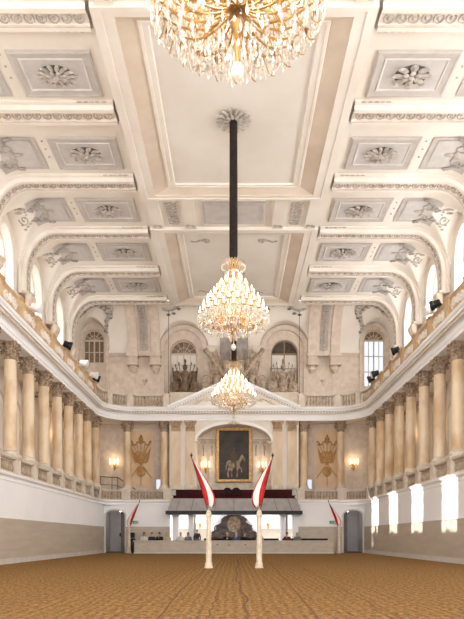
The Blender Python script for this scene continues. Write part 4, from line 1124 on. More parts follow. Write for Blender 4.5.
for s, mt, lab in ((-1, 'bronze', 'dark brown sculpted trophy of arms before the left inner window of the upper wall'), (1, 'statue', 'pale sculpted trophy of arms before the dark-topped upper window')):
    y = 42.2
    p = thing('statue_plinth', 'long stone plinth under the %s trophy sculpture' % ('dark brown' if s < 0 else 'pale'), 'plinth', (s * 3.45, y, ZU), group='trophy plinths')
    MB().box(-1.05, 1.05, -.3, .4, .1, 1.1).build('plinth_block', 'stone', p); MB().box(-1.12, 1.12, -.36, .44, 0, .1).box(-1.12, 1.12, -.36, .44, 1.1, 1.2).build('plinth_moulding', 'stone', p)
    t = thing('trophy_sculpture', lab, 'sculpture', (s * 3.45, y, ZU + 1.2), group='trophy sculptures on the upper gallery')
    m = MB(); torso(m, (0, 0, .55), 1.0); m.build('armour_torso', mt, t, True)
    m = MB(); helmet(m, (0, 0, 1.85), .18); m.tube([(0, .1, 2.05), (0, .15, 2.3), (0, .0, 2.35), (.1, -.1, 2.2)], [.05, .09, .08, .03], 6); m.build('plumed_helmet', mt, t, True)
    for q in (-1, 1):
        m = MB()
        for a in (.35, .62, .9): m.tube([(q * .1, .12, .3), (q * (.1 + 1.15 * math.sin(a) * .85), .12, .3 + 1.85 * math.cos(a * .8))], .03, 6); m.blob((q * (.1 + 1.15 * math.sin(a) * .85), .12, .36 + 1.85 * math.cos(a * .8)), (.05, .04, .13), None, 6, 5)
        m.build('spears', mt, t)
        m = MB(); m.grid([[(q * (.25 + .5 * u + .15 * v), .08 + .09 * math.sin(u * 9 + v * 2), .45 + 1.15 * v - .25 * u * (1 - v)) for u in [i / 8 for i in range(9)]] for v in [i / 6 for i in range(7)]]); m.grid([[(q * (.25 + .5 * u + .15 * v), .12 + .09 * math.sin(u * 9 + v * 2), .45 + 1.15 * v - .25 * u * (1 - v)) for u in [i / 8 for i in range(9)]] for v in [i / 6 for i in range(7)]]); m.build('furled_banner', mt, t, True)
        m = MB(); m.blob((q * .72, -.12, .42), (.34, .12, .42), None, 14, 8); m.tube([(q * .72 + .3 * math.cos(2 * PI * i / 16), -.17, .42 + .38 * math.sin(2 * PI * i / 16)) for i in range(17)], .035, 5); m.blob((q * .72, -.24, .42), (.1, .07, .12)); m.build('oval_shield', mt, t, True)
    m = MB(); m.lathe([(.24, 0), (.27, .03), (.25, .07), (.25, .42), (.27, .46), (.24, .5)], 14, Tm((0, -.18, .02))); m.build('drum', mt, t, True)
    m = MB(); m.tube([(-.9, -.05, .12), (.2, -.25, .2)], [.14, .1], 10); m.tube([(.9, -.05, .1), (.1, -.3, .18)], [.13, .09], 10); m.blob((.4, -.3, .13), .12); m.blob((-.35, -.32, .13), .13); m.build('cannon_barrels', mt, t, True)

# central achievement
pl = thing('statue_plinth', 'broad stepped stone plinth behind the pediment top', 'plinth', (0, 42.15, ZU), group=None)
MB().box(-2.1, 2.1, -.25, .5, 0, 1.4).build('plinth_block', 'stone', pl); MB().box(-2.2, 2.2, -.32, .55, 1.4, 1.52).build('plinth_moulding', 'stone', pl)
t = thing('heraldic_sculpture', 'large carved shield with crossed cannons and banners above the pediment', 'sculpture', (0, 42.2, ZU + 1.52))
m = MB(); m.prism([(-.65, 1.9), (.65, 1.9), (.72, 1.2), (.5, .5), (0, .05), (-.5, .5), (-.72, 1.2)], -.22, .15, Pp); m.blob((0, -.22, 1.1), (.5, .12, .7), None, 12, 8); m.build('carved_shield', 'statue', t, True)
m = MB(); m.lathe([(.3, 0), (.34, .1), (.3, .16), (.42, .5), (.3, .72), (.06, .85), (.1, .95), (.02, 1.05)], 12, Tm((0, -.02, 1.95))); m.build('crown', 'statue', t, True)
for q in (-1, 1):
    m = MB(); m.tube([(q * .4, -.05, .5), (q * 2.0, .05, 2.75)], [.2, .13], 12); m.tube([(q * 1.95, .05, 2.68), (q * 2.05, .05, 2.82)], [.17, .17], 12); m.build('cannon_barrel', 'statue', t, True)
    m = MB()
    for k in range(3): m.tube([(q * .6, .1, .8), (q * (1.0 + k * .28), .12, 3.0 - k * .2)], .04, 6)
    m.build('spears', 'statue', t)
    m = MB()
    for yy in (.0, .05): m.grid([[(q * (.7 + .9 * u + .25 * v), yy + .12 * math.sin(u * 8 + v), 1.0 + 1.3 * v - .35 * u) for u in [i / 8 for i in range(9)]] for v in [i / 6 for i in range(7)]])
    m.build('furled_banner', 'statue', t, True)
    m = MB(); torso(m, (q * 1.25, -.12, .1), .85); m.blob((q * 1.25, -.14, 1.15), (.16, .17, .2)); m.build('seated_figure', 'statue', t, True)
    m = MB(); m.blob((q * 1.95, -.1, .5), (.36, .14, .46), None, 14, 8); m.tube([(q * 1.95 + .32 * math.cos(2 * PI * i / 16), -.16, .5 + .42 * math.sin(2 * PI * i / 16)) for i in range(17)], .04, 5); m.build('oval_shield', 'statue', t, True)
    m = MB(); m.blob((q * 1.55, -.3, .12), .14); m.blob((q * .75, -.3, .15), (.25, .18, .16)); m.blob((q * 1.1, -.32, .12), (.15, .13, .13)); m.build('cannon_balls', 'statue', t, True)
m = MB(); m.box(-.9, .9, .32, .6, 1.6, 4.0); m.box(-1.6, -1.05, .35, .6, 1.0, 3.6); m.box(1.05, 1.6, .35, .6, 1.0, 3.6)
pp = thing('wall_tablet', 'pale framed tablet on the wall behind the carved shield', 'tablet', (0, 42.72, 13.2))
MB().box(-2.15, 2.15, -.1, .06, -1.2, 1.25).build('tablet_panel', 'stucco', pp)
m = MB()
for q in (-1, 1): MB().box(q * 1.75 - .42, q * 1.75 + .42, -.3, .0, 1.0, 1.45).box(q * 1.75 - .34, q * 1.75 + .34, -.24, 0, .6, 1.0).build('tablet_capital', 'stone', pp)
MB().box(-1.0, 1.0, -.15, -.1, .5, 2.3).build('dark_inset', 'paint', pp)

# ------------------------------------------------------------------ loge, canopy and parapet
t = thing('royal_loge_balcony', 'projecting loge balcony with dark red lining and grey draped front', 'balcony', (0, E1, 0))
XL = 4.55
Pf = lambda u, w, z: (u, w, z)
m = MB(); m.box(-XL, XL, -1.05, .0, 2.62, 2.84); m.box(-XL - .05, XL + .05, -1.12, -1.05, 2.62, 2.86); m.build('dark_edge_beam', 'black', t)
m = MB(); m.grid([[(u * (1 if z < 3 else 1 - .34 / 4.49), y, z) for u in (-XL + .06, -2.9, -1.3, 0, 1.3, 2.9, XL - .06)] for y, z in ((-1.06, 2.86), (-.92, 3.74))]); m.grid([[(-x, y, z) for y in (-1.06, 0)] for x, z in ((XL - .06, 2.86), (XL - .4, 3.74))]); m.grid([[(x, y, z) for y in (-1.06, 0)] for x, z in ((XL - .06, 2.86), (XL - .4, 3.74))]); m.build('draped_front', 'skirtg', t)
m = MB()
for u in (-3.9, -2.9, -1.3, 0, 1.3, 2.9, 3.9): m.tube([(u, -1.07, 2.86), (u * .925, -.93, 3.74)], .012, 5)
m.build('drape_seam', 'iron', t)
m = MB(); m.box(-XL + .45, XL - .45, -.94, -.86, 3.7, 3.86); m.box(-XL + .4, XL - .4, -1.0, -.8, 3.86, 3.9); m.build('balcony_rail', 'velvet', t)
m = MB(); m.box(-XL + .55, XL - .55, -.1, .1, 3.6, 4.36); m.box(-XL + .45, XL - .45, -.9, 0, 3.55, 3.6); m.build('velvet_lining', 'velvet', t)
for i in range(2):
    x = -.45 + i * .6
    c = thing('loge_chair', 'dark upholstered chair in the red loge, %s' % ['nearer the exit sign', 'nearer the sunlit wall'][i], 'chair', (x, E1 - .45, 3.6), group='chairs in the red loge')
    MB().box(-.25, .25, -.24, .24, .38, .48).build('seat', 'velvet', c); m = MB(); m.prism([(-.25, .45), (.25, .45), (.27, .75), (.12, .88), (-.12, .88), (-.27, .75)], .19, .26, Pp); m.build('backrest', 'sleeve', c)
    for a in (-.21, .21):
        for b in (-.2, .2): MB().box(a - .02, a + .02, b - .02, b + .02, 0, .38).build('leg', 'wood', c)
# room beneath
m = MB(); y1 = 44.1; m.box(-4.6, 4.6, y1, y1 + .1, 0, 3.5); m.box(-4.65, -4.5, E1 + .3, y1, 0, 3.5); m.box(4.5, 4.65, E1 + .3, y1, 0, 3.5); m.box(-4.6, 4.6, E1 + .3, y1, 3.4, 3.5)
w = struct(m.build('wall_under_loge', 'white'), 'white walled bay under the loge behind the parapet', 'wall')
m = MB()
for s in (-1, 1): m.box(min(s * 1.9, s * 4.45), max(s * 1.9, s * 4.45), y1 - .04, y1, 0, 1.7)
m.build('dark_wainscot', 'dado', w)
m = MB(); m.box(-1.8, 1.8, y1 - .05, y1, 0, 1.05); m.build('recess_dark_panel', 'black', w)  # flat panel; the recess's darkness is put in as black colour
lab = ['white square post under the loge at the exit sign end', 'second white square post under the loge from the exit sign end', 'third white square post under the loge from the exit sign end', 'white square post under the loge at the sunlit end']
for i, x in enumerate((-4.0, -2.95, 3.35, 4.2)):
    p = thing('loge_post', lab[i], 'post', (x, E1 - .2, 0), group='white posts under the loge'); hw = .2 if i != 1 and i != 2 else .17
    MB().box(-hw, hw, -hw, hw, .2, 2.5).build('post_shaft', 'white', p); MB().box(-hw - .04, hw + .04, -hw - .04, hw + .04, 0, .2).box(-hw - .04, hw + .04, -hw - .04, hw + .04, 2.5, 2.62).build('post_cap', 'white', p)
    if i in (1, 2): MB().box(hw + .04, hw + .16, -.1, .1, 0, 2.6).build('post_side_strip', 'skirtg', p)
t = thing('overmantel', 'dark carved scrolled overmantel with round medallion behind the parapet', 'overmantel', (0, y1 - .06, .9))
m = MB(); half = [(0, 2.0), (.35, 1.95), (.55, 1.75), (.7, 1.72), (.95, 1.5), (.85, 1.3), (1.1, 1.15), (1.35, 1.05), (1.25, .75), (1.6, .6), (1.75, .4), (1.6, .25), (1.75, 0)]
m.prism([(u, z) for u, z in half] + [(-u, z) for u, z in reversed(half[1:])], -.12, .0, Pp); m.build('carved_back', 'wood', t)
m = MB(); m.blob((0, -.14, 1.15), (.42, .08, .5), None, 16, 8); m.tube([(.45 * math.cos(2 * PI * i / 18), -.14, 1.15 + .54 * math.sin(2 * PI * i / 18)) for i in range(19)], .05, 6); m.build('medallion', 'bronze', t, True)
for s in (-1, 1):
    m = MB()
    for c, d, r, a in ((.75, 1.4, .2, 0), (1.2, .8, .24, 1), (1.55, .35, .2, 2), (.75, .5, .28, 2.5)): m.tube([(s * (c + p), -.15, d + q) for p, q in spiral(0, 0, r, 1.4, a, s)], .05, 6)
    m.build('carved_scroll', 'wood', t)
MB().box(-1.8, 1.8, -.3, .02, -.08, .06).build('mantel_shelf', 'wood', t)
t = thing('arena_parapet', 'long low tan boarded parapet across the far end of the arena', 'parapet', (0, 39.9, 0))
MB().box(-6.62, 6.62, -.1, .06, .02, .8).build('boarded_front', 'dado', t); MB().box(-6.68, 6.68, -.14, .14, .8, .87).build('parapet_rail', 'dado', t); MB().box(-6.64, 6.64, -.12, .02, 0, .09).build('kick_strip', 'skirt', t)
m = MB()
for s in (-1, 1): m.box(s * 6.56 - .06, s * 6.56 + .06, .06, 1.5, 0, .8)
m.build('parapet_return', 'dado', t)
m = MB()
for x, z in ((-1.1, .6), (-.32, .55), (.75, .58)): m.box(x - .05, x + .05, -.115, -.1, z - .03, z + .03)
m.build('dark_fitting', 'iron', t)
st = thing('spectator_platform', 'low dark spectator platform behind the parapet', 'platform', (0, 40.6, 0)); MB().box(-6.45, 6.45, -.5, .55, 0, .1).build('platform_deck', 'sleeve', st)
# ------------------------------------------------------------------ spectators
def skin_obj(name, pts, edges, rad, m_, lvl=1):
    me = bpy.data.meshes.new(name); me.from_pydata(pts, edges, []); o = bpy.data.objects.new(name, me); C.objects.link(o)
    md = o.modifiers.new('skin', 'SKIN'); md.use_smooth_shade = True
    for i, r in enumerate(rad): me.skin_vertices[0].data[i].radius = r if isinstance(r, tuple) else (r, r)
    me.skin_vertices[0].data[0].use_root = True
    o.modifiers.new('sub', 'SUBSURF').levels = lvl; o.modifiers['sub'].render_levels = lvl
    dg = bpy.context.evaluated_depsgraph_get(); d = bpy.data.meshes.new_from_object(o.evaluated_get(dg)); bpy.data.objects.remove(o)
    d.materials.clear(); d.materials.append(M[m_]); d.polygons.foreach_set('use_smooth', [True] * len(d.polygons)); return d
def joint(base, extra=0.0, only=None, pose=0):
    lean = (.0, -.04, .05)[pose]
    P = {'pelvis': ((0, 0, .52), (.15, .11)), 'waist': ((0, .01 - lean * .4, .68), (.13, .095)), 'chest': ((0, -lean, .88), (.155, .1)), 'neckb': ((0, -lean, 1.02), (.06, .06)), 'neck': ((0, -lean - .01, 1.09), (.05, .05)), 'head': ((0, -lean - .03, 1.2), (.078, .092)), 'top': ((0, -lean - .02, 1.29), (.06, .075))}
    E = [('pelvis', 'waist'), ('waist', 'chest'), ('chest', 'neckb'), ('neckb', 'neck'), ('neck', 'head'), ('head', 'top')]
    for s, n in ((-1, 'l'), (1, 'r')):
        P['sh' + n] = ((s * .185, -lean, .97), (.055, .055)); P['el' + n] = ((s * .235, -.06 - lean, .73), (.043, .043)); P['wr' + n] = ((s * .15, -.27 - lean, .66), (.03, .03)); P['ha' + n] = ((s * .1, -.35 - lean, .665), (.032, .022))
        P['hip' + n] = ((s * .1, -.04, .5), (.09, .09)); P['kn' + n] = ((s * .12, -.42, .52), (.065, .065)); P['an' + n] = ((s * .12, -.44, .1), (.042, .042)); P['to' + n] = ((s * .13, -.58, .05), (.035, .03))
        E += [('chest', 'sh' + n), ('sh' + n, 'el' + n), ('el' + n, 'wr' + n), ('wr' + n, 'ha' + n), ('pelvis', 'hip' + n), ('hip' + n, 'kn' + n), ('kn' + n, 'an' + n), ('an' + n, 'to' + n)]
        for k in range(4): 
            f = 'f%d' % k + n; P[f] = ((s * (.075 + .018 * k), -.41 - lean + .006 * abs(k - 1.5), .645), (.008, .008)); E.append(('ha' + n, f))
        P['th' + n] = ((s * .055, -.34 - lean, .68), (.009, .009)); E.append(('ha' + n, 'th' + n))
    names = [k for k in P if only is None or k in only]; idx = {k: i for i, k in enumerate(names)}
    return [P[k][0] for k in names], [(idx[a], idx[b]) for a, b in E if a in idx and b in idx], [(P[k][1][0] + extra, P[k][1][1] + extra) for k in names]
BODY = []; SHIRT = []; TROU = []
for ps in range(3):
    b = skin_obj('body', *joint(0, 0, None, ps), 'skin')
    lean = (.0, -.04, .05)[ps]
    bm = bmesh.new(); bm.from_mesh(b)      # face: nose, ears, brow
    for c, r in (((0, -lean - .125, 1.195), (.014, .022, .022)), ((-.082, -lean - .03, 1.2), (.014, .022, .032)), ((.082, -lean - .03, 1.2), (.014, .022, .032)), ((0, -lean - .112, 1.155), (.026, .012, .008)), ((-.03, -lean - .112, 1.22), (.014, .01, .008)), ((.03, -lean - .112, 1.22), (.014, .01, .008))):
        bmesh.ops.create_uvsphere(bm, u_segments=8, v_segments=6, radius=1, matrix=Matrix.Translation(c) @ Matrix.Diagonal((*r, 1)))
    bm.to_mesh(b); bm.free(); BODY.append(b)
    SHIRT.append(skin_obj('jacket', *joint(0, .018, ('pelvis', 'waist', 'chest', 'neckb', 'shl', 'shr', 'ell', 'elr', 'wrl', 'wrr'), ps), 'black'))
    TROU.append(skin_obj('trousers', *joint(0, .014, ('pelvis', 'hipl', 'hipr', 'knl', 'knr', 'anl', 'anr'), ps), 'sleeve'))
def hair_mesh(longh, lean):
    m = MB(); m.blob((0, -lean + .0, 1.245), (.088, .1, .082), None, 12, 8)
    if longh: m.blob((0, -lean + .05, 1.15), (.085, .05, .14), None, 10, 7)
    return m
HAIR = [[make_data(hair_mesh(l, (.0, -.04, .05)[p]), 'hair', 'hair') for l in (0, 1)] for p in range(3)]
cl = dict(navy=(38, 42, 58), white=(226, 222, 216), grey=(120, 116, 114), maroon=(96, 40, 44), black=(30, 29, 30), beige=(190, 172, 148), blue=(70, 92, 128))
CM = {k: mat('cloth_' + k, v, None, 8, .85) for k, v in cl.items()}
HM = dict(dark=M['hair'], brown=mat('brown_hair', (98, 70, 46), None, 8, .6), grey=mat('grey_hair', (168, 162, 156), None, 8, .6), blond=mat('blond_hair', (190, 152, 100), None, 8, .6))
for x0, x1, lab in ((-6.4, -4.3, 'long dark bench with the spectators at the loudspeaker end'), (-3.75, -3.05, 'short dark bench between the first two white posts'), (-2.05, 3.05, 'longest dark bench below the carved overmantel'), (3.3, 6.4, 'long dark bench at the sunlit end of the parapet')):
    sx = thing('bench', lab, 'bench', ((x0 + x1) / 2, 40.72, .1), group='spectator benches'); h = (x1 - x0) / 2
    MB().box(-h, h, -.18, .2, .3, .37).build('seat', 'sleeve', sx); MB().box(-h, h, .2, .25, .12, .9).build('backrest', 'sleeve', sx)
    for a in (-h + .1, h - .1): MB().box(a - .03, a + .03, -.16, .16, 0, .3).build('leg', 'iron', sx)
ppl = [(-6.1, 'white', 'dark', 1, 0, 'in a white top at the loudspeaker end of the parapet'), (-5.58, 'navy', 'brown', 0, 1, 'in a navy jacket, second from the loudspeaker end'),
       (-5.06, 'black', 'dark', 0, 0, 'in black, third from the loudspeaker end'), (-4.52, 'beige', 'blond', 1, 2, 'with blond hair in beige, fourth from the loudspeaker end'),
       (-3.62, 'white', 'grey', 0, 0, 'with grey hair and white shirt just beyond the first white post'),       (-3.12, 'grey', 'brown', 1, 0, 'in grey before the second white post'), (-1.6, 'maroon', 'grey', 0, 0, 'in maroon beside the front pillar with outward flag'),
       (-.45, 'black', 'blond', 1, 2, 'with blond hair in black below the medallion'), (.15, 'blue', 'grey', 0, 0, 'with grey hair in a blue shirt below the medallion'), (.72, 'black', 'brown', 0, 1, 'with brown hair in black beside the blue-shirted one'),
       (1.75, 'beige', 'brown', 1, 0, 'in beige behind the second front pillar'), (3.6, 'maroon', 'dark', 0, 0, 'in maroon under the sunlit end of the loge'), (4.3, 'grey', 'blond', 1, 1, 'in grey, last toward the sunlit end')]
for i, (x, c, h, lg, ps, lab) in enumerate(ppl):
    p = thing('person', 'seated person ' + lab, 'person', (x, 40.72, .1), (random.random() - .5) * .3, 'spectators behind the parapet')
    b = kid(p, BODY[ps], 'body'); 
    for d, nm, mm_ in ((SHIRT[ps], 'jacket', CM[c]), (TROU[ps], 'trousers', M['sleeve']), (HAIR[ps][lg], 'hair', HM[h])):
        o = kid(b, d.copy() if nm != 'trousers' else d, nm); o.data.materials.clear() if nm != 'trousers' else None
        if nm != 'trousers': o.data.materials.append(mm_)
# standing usher: dark clothes
def stand():
    P = {'pelvis': ((0, 0, .92), (.15, .11)), 'waist': ((0, 0, 1.08), (.13, .1)), 'chest': ((0, 0, 1.3), (.16, .11)), 'neckb': ((0, 0, 1.44), (.06, .06)), 'neck': ((0, -.01, 1.51), (.05, .05)), 'head': ((0, -.02, 1.62), (.078, .092)), 'top': ((0, -.01, 1.71), (.06, .075))}
    E = [('pelvis', 'waist'), ('waist', 'chest'), ('chest', 'neckb'), ('neckb', 'neck'), ('neck', 'head'), ('head', 'top')]
    for s, n in ((-1, 'l'), (1, 'r')):
        P['sh' + n] = ((s * .19, 0, 1.39), (.055, .055)); P['el' + n] = ((s * .25, .02, 1.12), (.045, .045)); P['wr' + n] = ((s * .24, -.06, .88), (.03, .03)); P['ha' + n] = ((s * .23, -.08, .8), (.025, .033))
        P['hip' + n] = ((s * .1, 0, .88), (.09, .09)); P['kn' + n] = ((s * .11, -.01, .5), (.065, .065)); P['an' + n] = ((s * .11, .02, .09), (.042, .042)); P['to' + n] = ((s * .12, -.13, .04), (.035, .03))
        E += [('chest', 'sh' + n), ('sh' + n, 'el' + n), ('el' + n, 'wr' + n), ('wr' + n, 'ha' + n), ('pelvis', 'hip' + n), ('hip' + n, 'kn' + n), ('kn' + n, 'an' + n), ('an' + n, 'to' + n)]
        for k in range(4): P['f%d' % k + n] = ((s * .225, -.11 + .02 * k, .72 + .006 * abs(k - 1.5)), (.008, .008)); E.append(('ha' + n, 'f%d' % k + n))
        P['th' + n] = ((s * .2, -.12, .77), (.009, .009)); E.append(('ha' + n, 'th' + n))
    return P, E
Pn, En = stand()
def sel(only, ex):
    nm = [k for k in Pn if only is None or k in only]; ix = {k: i for i, k in enumerate(nm)}
    return [Pn[k][0] for k in nm], [(ix[a], ix[b]) for a, b in En if a in ix and b in ix], [(Pn[k][1][0] + ex, Pn[k][1][1] + ex) for k in nm]
p = thing('person', 'standing person in a black suit behind the parapet beside the lit sconce', 'person', (-2.5, 40.75, .1), .2, 'spectators behind the parapet')
bd = skin_obj('body', *sel(None, 0), 'skin')
b = kid(p, bd, 'body'); kid(b, skin_obj('suit_jacket', *sel(('pelvis', 'waist', 'chest', 'neckb', 'shl', 'shr', 'ell', 'elr', 'wrl', 'wrr'), .02), 'black'), 'suit_jacket')
kid(b, skin_obj('trousers', *sel(('pelvis', 'hipl', 'hipr', 'knl', 'knr', 'anl', 'anr'), .015), 'black'), 'trousers')
kid(b, make_data(MB().blob((0, .01, 1.665), (.088, .1, .082), None, 12, 8), 'hair', 'hair'), 'hair')
p.scale = (.86, .86, .86)

# ------------------------------------------------------------------ pillars and flags
def pillar(x, y, h, r, label, group):
    t = thing('flag_pillar', label, 'pillar', (x, y, 0), group=group)
    m = MB(); m.lathe([(r * 1.75, 0), (r * 1.75, .04), (r * 1.5, .08), (r * 1.5, .16), (r * 1.2, .2)], 8, Tm(rz=PI / 8)); m.build('pillar_base', 'post', t)
    m = MB(); m.lathe([(r * 1.15, .2), (r * 1.15, h * .42), (r * 1.0, h * .46), (r * .95, h * .86)], 8, Tm(rz=PI / 8)); m.build('pillar_shaft', 'post', t)
    m = MB(); m.lathe([(r * 1.25, h * .86), (r * 1.35, h * .875), (r * 1.35, h * .9), (r * .9, h * .91), (r * 1.1, h * .93), (r * .7, h * .955), (r * .35, h * .97), (r * .5, h * .98), (r * .1, h)], 8, Tm(rz=PI / 8)); m.build('finial', 'post', t)
    for z in (h * .55, h * .78): MB().lathe([(r * 1.05, z), (r * 1.14, z + .02), (r * 1.05, z + .05)], 8, Tm(rz=PI / 8)).build('ring_moulding', 'post', t)
    return t
def flag(x, y, z, dx, dz, width, label, group, droop):
    t = thing('flag', label, 'flag', (x, y, z), group=group)
    m = MB(); m.tube([(0, 0, 0), (dx * 1.04, 0, dz * 1.04)], .018, 6); m.lathe([(.03, 0), (.045, .03), (.01, .12)], 8, Tm((dx * 1.04, 0, dz * 1.04))); m.build('flag_staff', 'wood', t)
    cols = ['red', 'wcloth', 'red']
    N = 14; sd = 1 if droop > 0 else -1
    for k in range(3):   # stripes run along the staff, cloth hanging in folds
        m = MB(); rows = []
        for i in range(N + 1):
            f = i / N; bx, bz = dx * (.98 - .9 * f), dz * (.98 - .9 * f)
            wl = width * (.22 + .62 * math.sin(PI * .92 * f))
            row = []
            for j in range(5):
                g = (0, .42, .9, 1)[k] + ((0, .42, .9, 1)[k + 1] - (0, .42, .9, 1)[k]) * j / 4
                row.append((bx + sd * wl * g * .8, .05 * math.sin(g * 9 + f * 4) - .03, bz - wl * g * (.75 - .35 * f)))
            rows.append(row)
        m.grid(rows); o = m.build('flag_stripe', cols[k], t, True)
        md = o.modifiers.new('thick', 'SOLIDIFY'); md.thickness = .008
    return t
for s in (-1, 1):
    pillar(s * .865, 20.55, 2.05, .088, 'cream octagonal pillar standing in the sand, its flag leaning toward the %s wall' % SHORT[s], 'front flag pillars')
    flag(s * .865 + s * .04, 20.47, 2.02, -.53 * 1 if s < 0 else .4, 1.72, .72, 'red and white flag on the middle pillar, leaning toward the %s wall' % SHORT[s], 'front flags', -s)
    pillar(s * 7.05, 40.3, 1.85, .09, 'cream pillar at the end of the parapet, %s' % ('by the black loudspeaker' if s < 0 else 'by the sunlit corner doorway'), 'end flag pillars')
    flag(s * 7.05 - s * .1, 40.2, 1.8, -s * .6, 1.6, .7, 'small red and white flag on the parapet end pillar toward the %s wall' % SHORT[s], 'end flags', s)
    e = thing('exit_sign', 'small green and white exit sign on the end wall, %s' % ('over the spectators' if s < 0 else 'beside the sunlit corner flag'), 'sign', (s * 6.78, E1 - .06, 2.12), group='green exit signs')
    MB().box(-.22, .22, -.04, .03, -.11, .11).build('sign_box', 'wcloth', e); q = MB().box(-.2, .2, -.05, -.04, -.09, .09).build('sign_face', 'green', e)
    m = MB(); m.prism([(-.14, -.02), (-.02, -.02), (-.02, -.06), (.05, 0), (-.02, .06), (-.02, .02), (-.14, .02)], -.056, -.05, lambda u, w, z: (u, w, z)); m.box(.09, .16, -.056, -.05, -.07, .07); m.build('white_arrow', 'wcloth', q)
t = thing('loudspeaker', 'black column loudspeaker between the exit doorway and the parapet', 'loudspeaker', (-6.95, 41.0, 0))
MB().box(-.2, .2, -.16, .16, .03, 1.0).build('lower_cabinet', 'black', t); MB().box(-.16, .16, -.14, .14, 1.04, 1.4).build('upper_cabinet', 'black', t); MB().box(-.05, .05, -.05, .05, .98, 1.06).box(-.22, .22, -.18, .18, 0, .03).build('speaker_foot', 'iron', t)
MB().lathe([(.12, 0), (.13, .01), (.03, .02)], 14, Tm((0, -.17, .7), rx=PI / 2)).build('speaker_cone', 'iron', t)

# white leaflet boards hung over the balustrade at the bend
for s in (-1, 1):
    t = thing('notice_board', 'white notice sheet leaning on the balustrade bend %s' % SIDE[s], 'sign', (s * 8.78, 38.75, 3.62), s * -.35, 'notice sheets on the balustrades')
    m = MB(); m.box(-.02, .02, -.42, .0, .0, .78, Tm(ry=-s * .16)); m.box(-.02, .02, .06, .42, .0, .78, Tm(ry=-s * .16)); m.build('notice_sheet', 'wcloth', t)
    m = MB(); m.box(-.026, .026, -.34, -.22, .15, .62, Tm(ry=-s * .16)); m.box(-.026, .026, .2, .3, .3, .6, Tm(ry=-s * .16)); m.build('dark_print', 'iron', t)
# stair handrail in the unlit corner
t = thing('stair_handrail', 'dark metal stair handrail in the gallery under the unlit corner sconce', 'handrail', (-8.3, 42.3, ZG))
m = MB(); m.tube([(-1.1, 0, 1.75), (.1, 0, 1.7), (1.5, 0, .75)], .03, 6); m.tube([(-1.1, 0, 1.2), (.0, 0, 1.15), (1.5, 0, .3)], .02, 6); m.build('hand_rail', 'iron', t)
for x, z in ((-1.1, 1.75), (-.3, 1.72), (.1, 1.7), (.8, 1.2), (1.5, .78)): m = MB(); m.tube([(x, 0, 0), (x, 0, z)], .022, 6); m.build('rail_post', 'iron', t)

# ------------------------------------------------------------------ stage lamps on the upper balustrade
def spotlight(x, y, z, rz, tilt, label, body='black'):
    t = thing('stage_spotlight', label, 'spotlight', (x, y, z), rz, 'stage spotlights on the upper balustrade' if body == 'black' else 'white floodlights on the upper balustrade')
    T = Tm((0, -.3, .12), rx=PI / 2 + tilt)
    m = MB(); m.lathe([(.1, -.2), (.16, -.16), (.17, .08), (.21, .12), (.22, .24), (.2, .25)], 14, T); m.build('lamp_can', body, t, True)
    MB().lathe([(.19, .225), (.1, .24), (.01, .245)], 14, T).build('lens', 'lens', t, True)
    m = MB(); m.tube([(-.27, -.3, .12), (-.27, -.1, .03), (0, 0, .02), (.27, -.1, .03), (.27, -.3, .12)], .025, 6); m.build('yoke', body, t)
    m = MB(); m.box(-.08, .08, -.12, .12, 0, .05); m.build('clamp', body, t)
zt = ZU + .93
for s, spots in ((-1, ((31.0, 'second'), (37.5, 'first'))), (1, ((25.6, 'fourth'), (31.9, 'third'), (36.4, 'second'), (37.6, 'first')))):
    for y, o in spots: spotlight(s * 8.93, y, zt, -s * (PI / 2 + .35), .3, 'black stage spotlight on the upper rail %s, %s from the end wall' % (SIDE[s], o))
for s, spots in ((-1, ((25.6, 'third'), (33.9, 'second'), (36.4, 'first'))), (1, ((25.9, 'second'), (36.2, 'first')))):
    for y, o in spots: spotlight(s * 8.93, y + .5, zt, -s * PI / 2, .2, 'white floodlight on the upper rail %s, %s from the end wall' % (SIDE[s], o), 'wcloth')

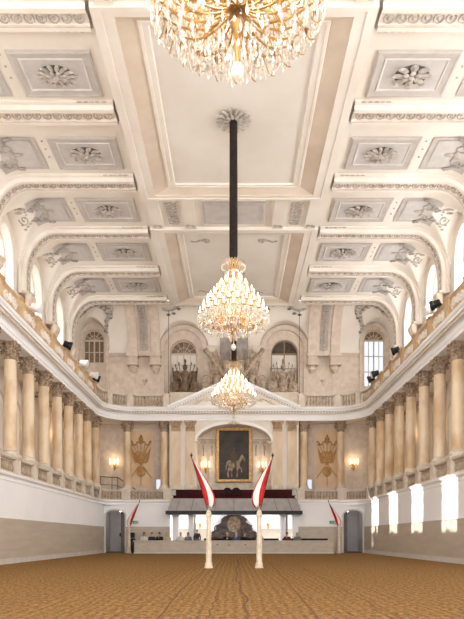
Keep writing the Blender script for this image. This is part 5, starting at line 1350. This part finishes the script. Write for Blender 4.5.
# added unseen slab outside the shaded gallery windows, trims the sun patches
m = MB(); m.box(-13.4, -11.65, Y0, 43.5, 15.65, 16.6)
struct(m.build('unseen_sun_block', 'stone'), 'unseen slab added outside the shaded gallery windows to cut the sun', 'sun blocker')
# ------------------------------------------------------------------ light, sky, camera
w = bpy.data.worlds.new('sky'); sc.world = w; w.use_nodes = True
bg = w.node_tree.nodes['Background']; bg.inputs[0].default_value = (.97, .985, 1.0, 1); bg.inputs[1].default_value = WORLD
sun = bpy.data.lights.new('sun', 'SUN'); sun.energy = SUN; sun.angle = .01; sun.color = (1, .96, .9)
so = bpy.data.objects.new('sun', sun); C.objects.link(so)
so.rotation_euler = Vector((1, .02, -.54)).to_track_quat('-Z', 'Y').to_euler(); so.location = (-30, 30, 25)
for s in (-1, 1):
    for b in WB:
        l = bpy.data.lights.new('window_daylight', 'AREA'); l.shape = 'RECTANGLE'; l.size = 2.1; l.size_y = 5.4; l.energy = WIN_L if s < 0 else WIN_R
        l.color = (.96, .975, 1)
        o = bpy.data.objects.new('window_daylight', l); C.objects.link(o); o.location = (s * (W2 + .56), b, 13.5)
        o.rotation_euler = Vector((-s, 0, -.1)).to_track_quat('-Z', 'Z').to_euler()
cam = bpy.data.cameras.new('camera'); co = bpy.data.objects.new('camera', cam); C.objects.link(co)
co.location = (0, 0, EYE); co.rotation_euler = (PI / 2, 0, 0)
cam.sensor_fit = 'VERTICAL'; cam.sensor_height = 36; cam.sensor_width = 36; cam.lens = 600 / 619 * 36
cam.shift_y = (538 - 309.5) / 619; cam.shift_x = -(234 - 232) / 619
cam.clip_end = 300
sc.camera = co
sc.view_settings.view_transform = 'Standard'; sc.view_settings.look = 'None'; sc.view_settings.gamma = 1; sc.view_settings.exposure = EXPO
sc.view_settings.use_curve_mapping = False
sc.cycles.use_denoising = True
sc.cycles.max_bounces = 8; sc.cycles.diffuse_bounces = 5; sc.cycles.transparent_max_bounces = 24; sc.cycles.sample_clamp_indirect = 6
sc.cycles.caustics_reflective = False; sc.cycles.caustics_refractive = False
